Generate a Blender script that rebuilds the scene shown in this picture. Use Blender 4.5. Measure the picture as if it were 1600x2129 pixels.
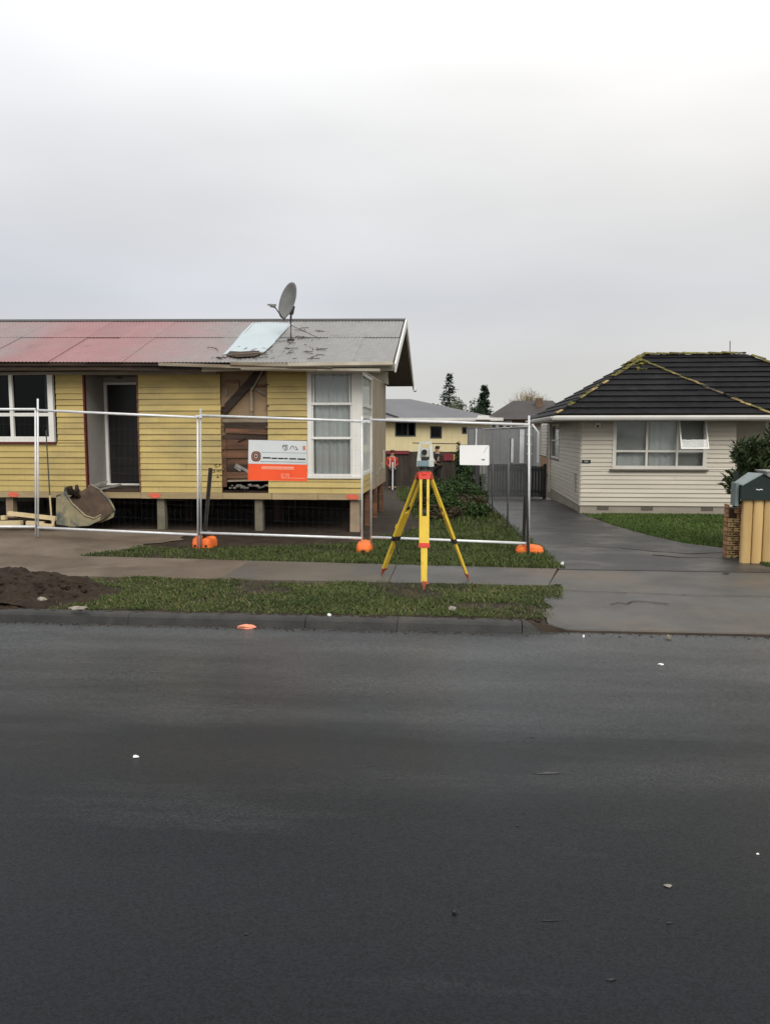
import bpy, bmesh, math, random
import numpy as np
from mathutils import Vector, Matrix
random.seed(7); rng = np.random.default_rng(7)
for o in list(bpy.data.objects): bpy.data.objects.remove(o)
SC = bpy.context.scene; COL = SC.collection

# ------------------------------------------------------------------ camera
FPX, CX, CY = 1640.0, 800.0, 1064.5
PITCH, YAW, EYE = math.radians(5.74), math.radians(5.2), 2.0
cd = bpy.data.cameras.new('camera'); cam = bpy.data.objects.new('camera', cd); COL.objects.link(cam)
cd.sensor_fit = 'VERTICAL'; cd.sensor_height = 36; cd.lens = 36*FPX/2129; cd.clip_end = 2000; cd.clip_start = .05
cam.location = (0, 0, EYE); cam.rotation_euler = (math.pi/2-PITCH, 0, YAW); SC.camera = cam

# ------------------------------------------------------------------ sky, sun, exposure
SUN_EL, SUN_AZ = math.radians(40), math.radians(158)     # azimuth clockwise from +Y: behind the camera, to the right
w = bpy.data.worlds.new('World'); SC.world = w; w.use_nodes = True
nt = w.node_tree; nt.nodes.clear()
def N(t, **k):
    n = nt.nodes.new(t)
    for a, b in k.items(): setattr(n, a, b)
    return n
def L(a, b): nt.links.new(a, b)
out = N('ShaderNodeOutputWorld')
sky = N('ShaderNodeTexSky'); sky.sky_type = 'NISHITA'; sky.sun_disc = False
sky.sun_elevation = SUN_EL; sky.sun_rotation = SUN_AZ; sky.dust_density = 4
bg1 = N('ShaderNodeBackground'); bg1.inputs[1].default_value = .05; L(sky.outputs[0], bg1.inputs[0])
tc = N('ShaderNodeTexCoord'); sep = N('ShaderNodeSeparateXYZ'); L(tc.outputs['Generated'], sep.inputs[0])
mp = N('ShaderNodeMapping'); mp.inputs['Scale'].default_value = (1.3, 1.3, 4.2); L(tc.outputs['Generated'], mp.inputs[0])
ns = N('ShaderNodeTexNoise'); ns.inputs['Scale'].default_value = 1.5; ns.inputs['Detail'].default_value = 4; ns.inputs['Roughness'].default_value = .42
L(mp.outputs[0], ns.inputs[0])
rp = N('ShaderNodeValToRGB'); cr = rp.color_ramp       # overcast: brighter towards the zenith
for i, (p, c) in enumerate([(0, (.69, .70, .675)), (.06, (.695, .70, .69)), (.16, (.655, .675, .715)), (.26, (.785, .79, .805)), (.36, (.955, .955, .96)), (.46, (1.10, 1.10, 1.10)), (.7, (1.17, 1.17, 1.17)), (1, (1.2, 1.2, 1.2))]):
    e = cr.elements[i] if i < 2 else cr.elements.new(p)
    e.position = p; e.color = (*[v*.63 for v in c], 1)
L(sep.outputs[2], rp.inputs[0])
mr = N('ShaderNodeMapRange'); mr.inputs[1].default_value = .3; mr.inputs[2].default_value = .7; mr.inputs[3].default_value = 1.13; mr.inputs[4].default_value = 1.37
L(ns.outputs[0], mr.inputs[0])
mx = N('ShaderNodeMix'); mx.data_type = 'RGBA'; mx.blend_type = 'MULTIPLY'; mx.inputs[0].default_value = 1
L(rp.outputs[0], mx.inputs[6]); L(mr.outputs[0], mx.inputs[7])
bg2 = N('ShaderNodeBackground'); bg2.inputs[1].default_value = 1.0; 
# cloud is thinner and warmer towards the right of the street
wr = N('ShaderNodeMapRange'); wr.inputs[1].default_value = -.5; wr.inputs[2].default_value = .6; wr.inputs[3].default_value = 0; wr.inputs[4].default_value = 1; L(sep.outputs[0], wr.inputs[0])
wm = N('ShaderNodeMix'); wm.data_type = 'RGBA'; wm.inputs[6].default_value = (.99, 1.0, 1.018, 1); wm.inputs[7].default_value = (1.085, 1.06, 1.01, 1); L(wr.outputs[0], wm.inputs[0])
mx3 = N('ShaderNodeMix'); mx3.data_type = 'RGBA'; mx3.blend_type = 'MULTIPLY'; mx3.inputs[0].default_value = 1; L(mx.outputs[2], mx3.inputs[6]); L(wm.outputs[2], mx3.inputs[7])
L(mx3.outputs[2], bg2.inputs[0])
ms = N('ShaderNodeMixShader'); ms.inputs[0].default_value = .94
L(bg1.outputs[0], ms.inputs[1]); L(bg2.outputs[0], ms.inputs[2]); L(ms.outputs[0], out.inputs[0])
sd = bpy.data.lights.new('sun', 'SUN'); sd.energy = 1.5; sd.angle = math.radians(32); sd.color = (1, .96, .9)
sun = bpy.data.objects.new('sun', sd); COL.objects.link(sun); sun.location = (20, -30, 50)
sdir = Vector((math.sin(SUN_AZ)*math.cos(SUN_EL), math.cos(SUN_AZ)*math.cos(SUN_EL), math.sin(SUN_EL)))
sun.rotation_euler = sdir.to_track_quat('Z', 'Y').to_euler()
vs = SC.view_settings; vs.view_transform = 'Standard'; vs.look = 'None'; vs.exposure = 0.35; vs.gamma = 1
try: vs.use_curve_mapping = False
except Exception: pass

# ------------------------------------------------------------------ helpers
def ray(x, y):
    a = (x-CX)/FPX; v = -(y-CY)/FPX
    fw = math.cos(PITCH)+v*math.sin(PITCH); up = -math.sin(PITCH)+v*math.cos(PITCH)
    return Vector((a*math.cos(YAW)-fw*math.sin(YAW), a*math.sin(YAW)+fw*math.cos(YAW), up))
def at(x, y, X=None, Y=None, Z=None):
    r = ray(x, y)
    t = X/r.x if X is not None else Y/r.y if Y is not None else (Z-EYE)/r.z
    p = r*t; p.z += EYE
    return p
def xat(x, y, Y): return at(x, y, Y=Y).x
def zat(x, y, Y): return at(x, y, Y=Y).z
def sm(a, b, x):
    t = min(1, max(0, (x-a)/(b-a))); return t*t*(3-2*t)
V = Vector
class MB:
    def __init__(s): s.v = []; s.f = []
    def add(s, vs, fs):
        n = len(s.v); s.v += [tuple(v) for v in vs]; s.f += [tuple(n+i for i in q) for q in fs]; return s
    def box(s, x0, x1, y0, y1, z0, z1):
        return s.add([(x0,y0,z0),(x1,y0,z0),(x1,y1,z0),(x0,y1,z0),(x0,y0,z1),(x1,y0,z1),(x1,y1,z1),(x0,y1,z1)],
            [(3,2,1,0),(4,5,6,7),(0,1,5,4),(1,2,6,5),(2,3,7,6),(3,0,4,7)])
    def obox(s, c, ax, ay, az, hx, hy, hz, taper=1.0):
        c = V(c); ax = V(ax)*hx; ay = V(ay)*hy; az = V(az)*hz
        P = [c-ax-ay-az, c+ax-ay-az, c+ax+ay-az, c-ax+ay-az] + [c+(q)*taper+az for q in (-ax-ay, ax-ay, ax+ay, -ax+ay)]
        return s.add(P, [(3,2,1,0),(4,5,6,7),(0,1,5,4),(1,2,6,5),(2,3,7,6),(3,0,4,7)])
    def beam(s, p, q, w, h, up=(0,0,1), taper=1.0):
        p = V(p); q = V(q); d = (q-p); l = d.length; d.normalize()
        sd = d.cross(V(up)); sd = sd.normalized() if sd.length > 1e-4 else V((1,0,0)); u = sd.cross(d)
        return s.obox((p+q)/2, sd, u, d, w/2, h/2, l/2, taper)
    def tube(s, pts, r, n=8, r1=None, caps=True):
        pts = [V(p) for p in pts]; m = len(pts); rings = []
        for i, p in enumerate(pts):
            d = (pts[min(i+1, m-1)]-pts[max(i-1, 0)]).normalized()
            a = d.cross(V((0,0,1)));
            if a.length < 1e-3: a = d.cross(V((1,0,0)))
            a.normalize(); b = d.cross(a)
            rr = r if r1 is None else r+(r1-r)*i/max(1, m-1)
            rings.append([p+a*rr*math.cos(2*math.pi*k/n)+b*rr*math.sin(2*math.pi*k/n) for k in range(n)])
        fs = [(i*n+k, i*n+(k+1)%n, (i+1)*n+(k+1)%n, (i+1)*n+k) for i in range(m-1) for k in range(n)]
        if caps: fs += [tuple(range(n-1, -1, -1)), tuple((m-1)*n+k for k in range(n))]
        return s.add([v for g in rings for v in g], fs)
    def prism(s, poly, a, b):            # poly: list of 3D points, extruded by vector b-a
        d = V(b)-V(a); n = len(poly); P = [V(p) for p in poly]+[V(p)+d for p in poly]
        return s.add(P, [tuple(range(n-1,-1,-1)), tuple(range(n, 2*n))]+[(i,(i+1)%n,n+(i+1)%n,n+i) for i in range(n)])
    def grid(s, fn, nu, nv):
        P = [fn(i/nu, j/nv) for j in range(nv+1) for i in range(nu+1)]
        return s.add(P, [(j*(nu+1)+i, j*(nu+1)+i+1, (j+1)*(nu+1)+i+1, (j+1)*(nu+1)+i) for j in range(nv) for i in range(nu)])
    def build(s, name, mat, parent=None, smooth=False, origin=None, fix=True, **props):
        me = bpy.data.meshes.new(name); vv = s.v
        if origin is not None: vv = [(a-origin[0], b-origin[1], c-origin[2]) for a, b, c in s.v]
        me.from_pydata(vv, [], s.f); me.update()
        if fix:
            bm = bmesh.new(); bm.from_mesh(me); bmesh.ops.recalc_face_normals(bm, faces=bm.faces); bm.to_mesh(me); bm.free()
        if smooth: me.polygons.foreach_set('use_smooth', [True]*len(me.polygons))
        o = bpy.data.objects.new(name, me); COL.objects.link(o)
        if mat is not None: me.materials.append(M[mat])
        if origin is not None: o.location = origin
        if parent is not None: adopt(o, parent)
        for k, v in props.items(): o[k] = v
        return o
def adopt(o, parent):
    o.parent = parent
    if parent.type == 'EMPTY': o.matrix_parent_inverse = Matrix.Translation(-parent.location)
def thing(name, label, cat, loc, group=None):
    o = bpy.data.objects.new(name, None); COL.objects.link(o); o.location = loc; o.empty_display_size = .2
    o['label'] = label; o['category'] = cat
    if group: o['group'] = group
    return o
def box(name, mat, parent, *a, **k): return MB().box(*a).build(name, mat, parent, **k)

# ------------------------------------------------------------------ materials
M = {}
def mat(name, c1, c2=None, scale=3, detail=5, rough=.6, rough2=None, spec=.4, metal=0, bump=0, bscale=40, rnd=0, stretch=(1,1,1), lo=.35, hi=.65, c3=None, s3=.7, lo3=.52, hi3=.68, nrough=.6):
    m = bpy.data.materials.new(name); m.use_nodes = True; t = m.node_tree; b = t.nodes['Principled BSDF']
    n = t.nodes.new; l = t.links.new
    g = n('ShaderNodeNewGeometry'); mpn = n('ShaderNodeMapping'); mpn.inputs['Scale'].default_value = stretch; l(g.outputs['Position'], mpn.inputs[0])
    def noise(sc, det=detail):
        x = n('ShaderNodeTexNoise'); x.inputs['Scale'].default_value = sc; x.inputs['Detail'].default_value = det; x.inputs['Roughness'].default_value = nrough
        l(mpn.outputs[0], x.inputs[0]); return x
    def rng_(src, a, bb, c=0, d=1):
        r = n('ShaderNodeMapRange'); r.inputs[1].default_value = a; r.inputs[2].default_value = bb; r.inputs[3].default_value = c; r.inputs[4].default_value = d; l(src, r.inputs[0]); return r.outputs[0]
    def mixc(f, a, bb, bt='MIX'):
        x = n('ShaderNodeMix'); x.data_type = 'RGBA'; x.blend_type = bt
        if isinstance(f, (int, float)): x.inputs[0].default_value = f
        else: l(f, x.inputs[0])
        for i, q in ((6, a), (7, bb)):
            if isinstance(q, tuple): x.inputs[i].default_value = (*q, 1)
            else: l(q, x.inputs[i])
        return x.outputs[2]
    if c2 is None: c2 = tuple(v*.82 for v in c1)
    n1 = noise(scale); f1 = rng_(n1.outputs[0], lo, hi); col = mixc(f1, c1, c2)
    if c3 is not None:
        n3 = noise(s3); col = mixc(rng_(n3.outputs[0], lo3, hi3), col, c3)
    if rnd:
        oi = n('ShaderNodeObjectInfo'); col = mixc(1.0, col, rng_(oi.outputs['Random'], 0, 1, 1-rnd, 1+rnd), 'MULTIPLY')
    l(col, b.inputs['Base Color'])
    if rough2 is not None: l(rng_(noise(scale*.6).outputs[0], .35, .65, rough, rough2), b.inputs['Roughness'])
    else: b.inputs['Roughness'].default_value = rough
    b.inputs['Specular IOR Level'].default_value = spec; b.inputs['Metallic'].default_value = metal
    if bump:
        bn = n('ShaderNodeBump'); bn.inputs['Strength'].default_value = 1; bn.inputs['Distance'].default_value = bump
        l(noise(bscale, 4).outputs[0], bn.inputs['Height']); l(bn.outputs[0], b.inputs['Normal'])
    M[name] = m; m['h'] = 1
    m_nodes[name] = (t, b, col, g, n, l, noise, rng_, mixc)
    return m
m_nodes = {}
def glassmat(name, tint=(.9,.93,.92), refl=1.0):
    m = bpy.data.materials.new(name); m.use_nodes = True; t = m.node_tree; t.nodes.clear(); n = t.nodes.new; l = t.links.new
    o = n('ShaderNodeOutputMaterial'); tr = n('ShaderNodeBsdfTransparent'); tr.inputs[0].default_value = (*tint, 1)
    gl = n('ShaderNodeBsdfGlossy'); gl.inputs['Roughness'].default_value = .03
    fr = n('ShaderNodeFresnel'); fr.inputs[0].default_value = 1.5; mm = n('ShaderNodeMath'); mm.operation = 'MULTIPLY'; mm.inputs[1].default_value = refl
    l(fr.outputs[0], mm.inputs[0]); mi = n('ShaderNodeMixShader'); l(mm.outputs[0], mi.inputs[0]); l(tr.outputs[0], mi.inputs[1]); l(gl.outputs[0], mi.inputs[2]); l(mi.outputs[0], o.inputs[0])
    M[name] = m
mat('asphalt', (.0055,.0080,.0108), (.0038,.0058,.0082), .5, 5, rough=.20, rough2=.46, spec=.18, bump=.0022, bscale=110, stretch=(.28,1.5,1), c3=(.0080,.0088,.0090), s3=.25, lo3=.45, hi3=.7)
mat('kerb_concrete', (.036,.035,.032), (.020,.020,.019), 5, 6, rough=.6, bump=.006, bscale=45, c3=(.055,.050,.042), s3=2.2, lo3=.56, hi3=.72)
mat('path_concrete', (.088,.084,.077), (.058,.055,.050), 1.2, 6, rough=.42, rough2=.6, spec=.35, bump=.003, bscale=60, c3=(.105,.085,.065), s3=.5, lo3=.5, hi3=.62)
mat('mud', (.135,.105,.08), (.095,.073,.054), 1.3, 7, rough=.6, rough2=.8, spec=.25, bump=.012, bscale=14, c3=(.17,.138,.108), s3=.5, lo3=.48, hi3=.62)
mat('path_mud', (.115,.100,.080), (.085,.074,.060), 1.2, 6, rough=.5, rough2=.65, spec=.3, bump=.006, bscale=30, c3=(.085,.080,.072), s3=.6, lo3=.5, hi3=.62)
mat('drive', (.046,.045,.044), (.029,.029,.029), 1.6, 7, rough=.36, rough2=.55, spec=.34, bump=.005, bscale=30, stretch=(.9,1.2,1), c3=(.080,.075,.070), s3=.7, lo3=.5, hi3=.6)
mat('soil', (.050,.037,.026), (.026,.019,.014), 3, 8, rough=.85, spec=.2, bump=.03, bscale=9)
mat('dark_soil', (.040,.027,.018), (.018,.012,.008), 7, 8, rough=.85, spec=.2, bump=.02, bscale=25)
mat('yellow_board', (.515,.395,.142), (.445,.338,.120), 2.2, 7, rough=.55, rnd=.10, bump=.0015, bscale=60, stretch=(.6,1,1.6), c3=(.36,.285,.125), s3=1.1, lo3=.5, hi3=.72)
mat('cream_paint', (.55,.51,.42), (.46,.42,.33), 3, 6, rough=.5, c3=(.30,.25,.17), s3=2.5, lo3=.6, hi3=.72)
mat('white_paint', (.80,.79,.75), (.72,.71,.66), 2, 5, rough=.45, rnd=.03)
mat('porch_paint', (.42,.40,.37), (.36,.34,.31), 1.5, 5, rough=.6)
mat('tan_side', (.36,.29,.20), (.27,.21,.14), 2, 6, rough=.6, rnd=.1, stretch=(3,3,.6))
mat('rust_wood', (.20,.095,.05), (.085,.042,.024), 3, 7, rough=.75, rnd=.25, stretch=(.5,1,4), bump=.003, bscale=60)
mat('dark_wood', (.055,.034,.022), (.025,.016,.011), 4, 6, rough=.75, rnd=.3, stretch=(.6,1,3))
mat('lining', (.34,.235,.135), (.22,.145,.08), 1.6, 6, rough=.7, rnd=.15)
mat('bearer_wood', (.44,.34,.19), (.33,.25,.13), 2.5, 7, rough=.65, rnd=.1, stretch=(.3,1,3), c3=(.24,.18,.10), s3=1.3, lo3=.55, hi3=.7)
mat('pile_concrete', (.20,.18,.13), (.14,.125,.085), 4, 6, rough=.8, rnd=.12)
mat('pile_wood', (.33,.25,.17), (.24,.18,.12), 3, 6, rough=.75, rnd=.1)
mat('paint_mark', (.80,.15,.09), (.62,.13,.08), 12, 5, rough=.7)
mat('door_dark', (.012,.011,.012), (.018,.016,.016), 3, 4, rough=.35, spec=.4)
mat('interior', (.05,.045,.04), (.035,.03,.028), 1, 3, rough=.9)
mat('curtain', (.86,.86,.83), (.78,.78,.76), 2, 4, rough=.9, spec=.1)
mat('blind', (.50,.49,.46), (.44,.43,.40), 2, 4, rough=.9, spec=.1)
mat('fascia_wood', (.36,.31,.24), (.20,.16,.11), 3, 7, rough=.7, stretch=(.4,1,3), c3=(.10,.07,.045), s3=1.2, lo3=.5, hi3=.68)
mat('gutter_cream', (.58,.54,.44), (.44,.39,.30), 3, 6, rough=.45, c3=(.20,.15,.10), s3=1.3, lo3=.56, hi3=.7, stretch=(.6,1,1))
mat('soffit', (.16,.145,.115), (.12,.105,.08), 2, 4, rough=.7)
mat('soffit_pale', (.36,.33,.26), (.28,.25,.19), 2, 4, rough=.7)
mat('dark_metal', (.035,.033,.031), (.055,.05,.045), 6, 5, rough=.5, metal=.3)
mat('dish_grey', (.17,.17,.16), (.13,.13,.122), 5, 5, rough=.5)
mat('galv', (.74,.75,.76), (.62,.63,.64), 9, 4, rough=.42, metal=.15, rnd=.05)
mat('galv_dull', (.46,.46,.44), (.36,.36,.34), 8, 4, rough=.5, metal=.2, rnd=.1)
mat('wire', (.10,.10,.10), (.08,.08,.08), 8, 2, rough=.6)
mat('wire_grey', (.16,.165,.17), (.12,.125,.13), 8, 2, rough=.55)
mat('tarp', (.40,.47,.495), (.36,.43,.455), 1.4, 5, rough=.32, spec=.5, bump=.01, bscale=3)
mat('twig', (.05,.035,.025), (.03,.02,.015), 10, 3, rough=.9)
mat('orange_plastic', (.95,.20,.035), (.78,.15,.03), 6, 6, rough=.55, bump=.006, bscale=22, c3=(.35,.10,.04), s3=7, lo3=.62, hi3=.75)
mat('tripod_yellow', (.74,.51,.045), (.60,.40,.03), 6, 6, rough=.45, c3=(.30,.19,.04), s3=8, lo3=.56, hi3=.74, stretch=(1,1,.5))
mat('tripod_red', (.72,.045,.02), (.55,.03,.018), 8, 5, rough=.4)
mat('shoe_red', (.42,.075,.03), (.22,.05,.03), 14, 5, rough=.6)
mat('black_rubber', (.015,.015,.015), None, 5, 3, rough=.5)
mat('station_white', (.60,.62,.58), (.52,.54,.50), 8, 4, rough=.45)
mat('station_blue', (.22,.31,.34), (.18,.26,.29), 8, 3, rough=.35)
mat('station_green', (.05,.09,.06), None, 8, 3, rough=.45)
mat('sign_white', (.66,.69,.70), (.60,.63,.64), 2, 3, rough=.4)
mat('sign_pure', (.92,.92,.92), (.88,.88,.88), 2, 3, rough=.35)
mat('sign_orange', (.95,.115,.035), (.88,.10,.03), 3, 3, rough=.4)
mat('sign_pale', (.95,.50,.38), (.90,.42,.30), 20, 2, rough=.5)
mat('ink', (.015,.016,.018), None, 30, 2, rough=.5)
mat('maroon', (.14,.022,.015), (.07,.012,.008), 25, 3, rough=.5)
mat('tan_ink', (.55,.28,.16), None, 20, 2, rough=.5)
mat('bucket_steel', (.36,.31,.18), (.25,.22,.14), 3, 7, rough=.65, bump=.01, bscale=20, c3=(.11,.125,.115), s3=2, lo3=.5, hi3=.6)
mat('bucket_mud', (.11,.07,.045), (.055,.035,.024), 5, 7, rough=.8, bump=.02, bscale=15)
mat('fresh_timber', (.62,.51,.31), (.50,.39,.22), 3, 6, rough=.65, rnd=.15, stretch=(.5,2,2))
mat('pale_board', (.54,.495,.41), (.48,.44,.36), 1.8, 6, rough=.5, rnd=.04, stretch=(.35,1,2.5), c3=(.40,.365,.30), s3=1.2, lo3=.6, hi3=.8)
mat('pale_trim', (.66,.64,.58), (.58,.55,.49), 2, 5, rough=.45)
mat('foundation', (.32,.29,.235), (.26,.235,.19), 1.6, 6, rough=.8, bump=.004, bscale=40)
mat('vent_dark', (.12,.105,.085), (.08,.07,.055), 20, 3, rough=.7)
mat('roof_tile', (.006,.006,.0075), (.011,.011,.012), 2.5, 7, rough=.55, rough2=.7, spec=.10, bump=.004, bscale=35, rnd=.2, c3=(.020,.020,.016), s3=2.2, lo3=.6, hi3=.75)
mat('hip_cap', (.40,.29,.11), (.16,.12,.06), 5, 7, rough=.8, rnd=.25, bump=.012, bscale=30, c3=(.03,.03,.03), s3=1.7, lo3=.5, hi3=.6)
mat('moss', (.20,.18,.035), (.10,.09,.022), 9, 6, rough=.95, bump=.02, bscale=30, rnd=.2)
mat('mossy_cap', (.21,.18,.045), (.075,.065,.025), 5, 7, rough=.9, rnd=.25, bump=.012, bscale=30)
mat('yellow_slab', (.56,.385,.165), (.46,.30,.12), 2, 6, rough=.6, rnd=.08, stretch=(3,3,.5), bump=.002, bscale=40)
mat('mailbox_green', (.009,.018,.017), (.012,.023,.021), 4, 4, rough=.4)
mat('mailbox_roof', (.20,.24,.235), (.14,.18,.175), 4, 4, rough=.35)
mat('brick', (.42,.22,.12), (.30,.15,.08), 8, 5, rough=.85, rnd=.3)
mat('brick_pale', (.56,.42,.20), (.46,.32,.15), 8, 5, rough=.85, rnd=.2)
mat('mortar', (.05,.035,.025), None, 10, 4, rough=.9)
mat('paling', (.055,.055,.055), (.033,.033,.034), 4, 7, rough=.75, rnd=.3, stretch=(4,4,.5), bump=.003, bscale=60)
mat('brown_fence', (.060,.046,.034), (.036,.028,.021), 3, 6, rough=.85, rnd=.25, stretch=(4,4,.6))
mat('grey_iron', (.20,.205,.205), (.16,.165,.165), 1.2, 5, rough=.5, rnd=.07)
mat('white_post', (.66,.68,.68), None, 3, 3, rough=.5)
mat('cream_wall', (.72,.62,.36), (.66,.56,.32), 1, 5, rough=.7)
mat('far_roof', (.125,.125,.135), (.10,.10,.11), .6, 5, rough=.5)
mat('far_dark_roof', (.055,.046,.042), (.04,.034,.032), .8, 5, rough=.7)
mat('far_brick', (.16,.10,.065), (.12,.075,.05), 1, 5, rough=.8)
mat('far_white', (.70,.69,.64), None, 1, 3, rough=.6)
mat('alu_dark', (.05,.05,.05), None, 3, 3, rough=.5)
mat('red_panel', (.22,.025,.035), (.14,.02,.025), 9, 4, rough=.6)
mat('yellow_panel', (.62,.46,.14), (.40,.2,.1), 12, 3, rough=.6)
mat('skin', (.42,.24,.16), (.36,.20,.13), 8, 3, rough=.6)
mat('hair', (.02,.014,.01), None, 20, 3, rough=.8)
mat('hivis', (.55,.06,.022), (.36,.035,.018), 6, 4, rough=.8, c3=(.16,.02,.02), s3=5, lo3=.5, hi3=.56)
mat('reflective', (.72,.70,.66), None, 8, 3, rough=.5)
mat('black_cloth', (.014,.013,.013), (.02,.019,.018), 8, 4, rough=.9)
mat('litter_white', (.85,.85,.84), (.75,.75,.74), 20, 3, rough=.6)
mat('litter_pink', (.90,.38,.24), (.75,.26,.15), 14, 4, rough=.6)
mat('stone', (.30,.26,.22), (.18,.16,.13), 20, 5, rough=.85)
mat('rubble', (.26,.25,.22), (.12,.11,.10), 12, 6, rough=.85, rnd=.35)
mat('bark', (.07,.055,.04), (.04,.03,.022), 6, 5, rough=.9)
mat('willow_twig', (.28,.21,.10), (.20,.15,.075), 3, 4, rough=.9)
def foliage(name, c1, c2, scale=2.0, trans=.25, rough=.6):
    m = bpy.data.materials.new(name); m.use_nodes = True; t = m.node_tree; b = t.nodes['Principled BSDF']; n = t.nodes.new; l = t.links.new
    g = n('ShaderNodeNewGeometry'); x = n('ShaderNodeTexNoise'); x.inputs['Scale'].default_value = scale; x.inputs['Detail'].default_value = 6; x.inputs['Roughness'].default_value = .65
    l(g.outputs['Position'], x.inputs[0])
    a = n('ShaderNodeAttribute'); a.attribute_name = 'tint'
    ad = n('ShaderNodeMath'); ad.operation = 'ADD'; l(x.outputs[0], ad.inputs[0]); l(a.outputs['Fac'], ad.inputs[1])
    r = n('ShaderNodeMapRange'); r.inputs[1].default_value = .62; r.inputs[2].default_value = 1.35; l(ad.outputs[0], r.inputs[0])
    mi = n('ShaderNodeMix'); mi.data_type = 'RGBA'; l(r.outputs[0], mi.inputs[0]); mi.inputs[6].default_value = (*c1, 1); mi.inputs[7].default_value = (*c2, 1)
    l(mi.outputs[2], b.inputs['Base Color']); b.inputs['Roughness'].default_value = rough; b.inputs['Specular IOR Level'].default_value = .25
    M[name] = m
foliage('grass', (.020,.040,.008), (.105,.130,.036), .8)
foliage('straw', (.10,.085,.035), (.24,.20,.10), 1.5)
foliage('lawn_grass', (.030,.062,.010), (.105,.150,.034), .9)
foliage('weeds', (.014,.034,.007), (.055,.095,.022), 1.6)
foliage('brown_weeds', (.035,.030,.016), (.075,.062,.030), 1.6)
foliage('shrub_leaf', (.006,.018,.006), (.028,.060,.014), 3)
foliage('conifer_leaf', (.006,.018,.008), (.026,.052,.020), .7)
foliage('dusty_leaf', (.06,.075,.045), (.15,.16,.11), .7)
foliage('bush_leaf', (.008,.022,.006), (.055,.085,.024), 4)
glassmat('glass', (.88,.9,.9), .9)
glassmat('glass_soft', (.92,.93,.92), .18)
glassmat('glass_dark', (.45,.47,.49), .35)

# asphalt: stone chips and a paler kerb-side band that paints in the sky sheen
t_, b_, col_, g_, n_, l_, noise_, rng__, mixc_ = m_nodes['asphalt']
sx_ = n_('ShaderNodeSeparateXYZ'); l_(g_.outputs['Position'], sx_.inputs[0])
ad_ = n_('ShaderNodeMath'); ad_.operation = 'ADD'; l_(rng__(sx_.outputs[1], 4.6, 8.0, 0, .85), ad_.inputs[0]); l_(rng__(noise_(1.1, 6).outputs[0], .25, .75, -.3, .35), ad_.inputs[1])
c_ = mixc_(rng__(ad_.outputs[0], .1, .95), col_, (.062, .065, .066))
vo_ = n_('ShaderNodeTexVoronoi'); vo_.inputs['Scale'].default_value = 95; l_(g_.outputs['Position'], vo_.inputs['Vector'])
sv_ = n_('ShaderNodeSeparateColor'); l_(vo_.outputs['Color'], sv_.inputs[0])
c_ = mixc_(1.0, c_, rng__(sv_.outputs[0], 0, 1, .45, 1.6), 'MULTIPLY')
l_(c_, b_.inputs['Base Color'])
# weathered red iron roof: red paint worn to grey towards the gable, patches of bare grey
mat('roof_iron', (.275,.130,.132), (.245,.115,.118), 1.5, 5, rough=.42, rough2=.55, spec=.45, rnd=.05, bump=.0015, bscale=30)
t_, b_, col_, g_, n_, l_, noise_, rng__, mixc_ = m_nodes['roof_iron']
sx_ = n_('ShaderNodeSeparateXYZ'); l_(g_.outputs['Position'], sx_.inputs[0])
wear = n_('ShaderNodeMath'); wear.operation = 'ADD'; l_(rng__(sx_.outputs[0], -7.4, -3.2, 0, .95), wear.inputs[0]); l_(rng__(noise_(.9, 6).outputs[0], .3, .7, 0, .38), wear.inputs[1])
wear2 = n_('ShaderNodeMath'); wear2.operation = 'ADD'; l_(wear.outputs[0], wear2.inputs[0]); l_(rng__(sx_.outputs[0], -9.6, -8.6, .42, 0), wear2.inputs[1])
gcol = mixc_(rng__(noise_(7, 6).outputs[0], .35, .65), (.235,.232,.225), (.195,.192,.186))
c_ = mixc_(rng__(wear2.outputs[0], .25, .95), col_, gcol)
c_ = mixc_(rng__(noise_(2.6, 7).outputs[0], .62, .72, 0, .5), c_, (.10,.075,.06))
l_(c_, b_.inputs['Base Color'])

# ------------------------------------------------------------------ ground
def g(x, y):
    z = 0.0
    z += .13*sm(-4.6, -7.6, x)*sm(12.0, 13.4, y)*(1-sm(14.5, 16, y))
    z -= .38*sm(20, 33, y)
    z += .21*sm(1.15, 0, math.hypot((x+5.55)/1.45, (y-9.25)/.85))                    # heap of soil on the verge
    if y < 10.5: z += .012*math.sin(x*3.1+y*2)*math.sin(y*4.3+1.2*x)*sm(8.4, 8.8, y)
    if x > .7 and y < 10.6: z -= .085*sm(.85, 1.2, x)*(1-sm(8.3, 10.5, y))           # vehicle crossing
    return z
def band(xs, ys, fz=g, dz=0):
    mb = MB(); nx = len(xs)
    mb.v = [(x, y, fz(x, y)+dz) for y in ys for x in xs]
    mb.f = [(j*nx+i, j*nx+i+1, (j+1)*nx+i+1, (j+1)*nx+i) for j in range(len(ys)-1) for i in range(nx-1)]
    return mb
xs = [-400, -120, -40, -20, -14] + [-11+.2*i for i in range(101)] + [12, 16, 30, 80, 400]
ys = [8.355, 8.36, 8.39] + [8.42+.12*i for i in range(60)] + [15.7+.6*i for i in range(34)] + [37, 42, 60, 120, 400]
band(xs, ys, lambda x, y: g(x, y) if y > 8.357 else -.3, dz=-.012).build('ground', 'soil', fix=False, kind='structure', smooth=True)
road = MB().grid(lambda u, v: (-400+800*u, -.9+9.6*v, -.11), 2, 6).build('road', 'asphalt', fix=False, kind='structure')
MB().grid(lambda u, v: (-400+800*u, -300+299.2*v, 0), 2, 2).build('near_verge', 'soil', fix=False, kind='structure')

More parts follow.
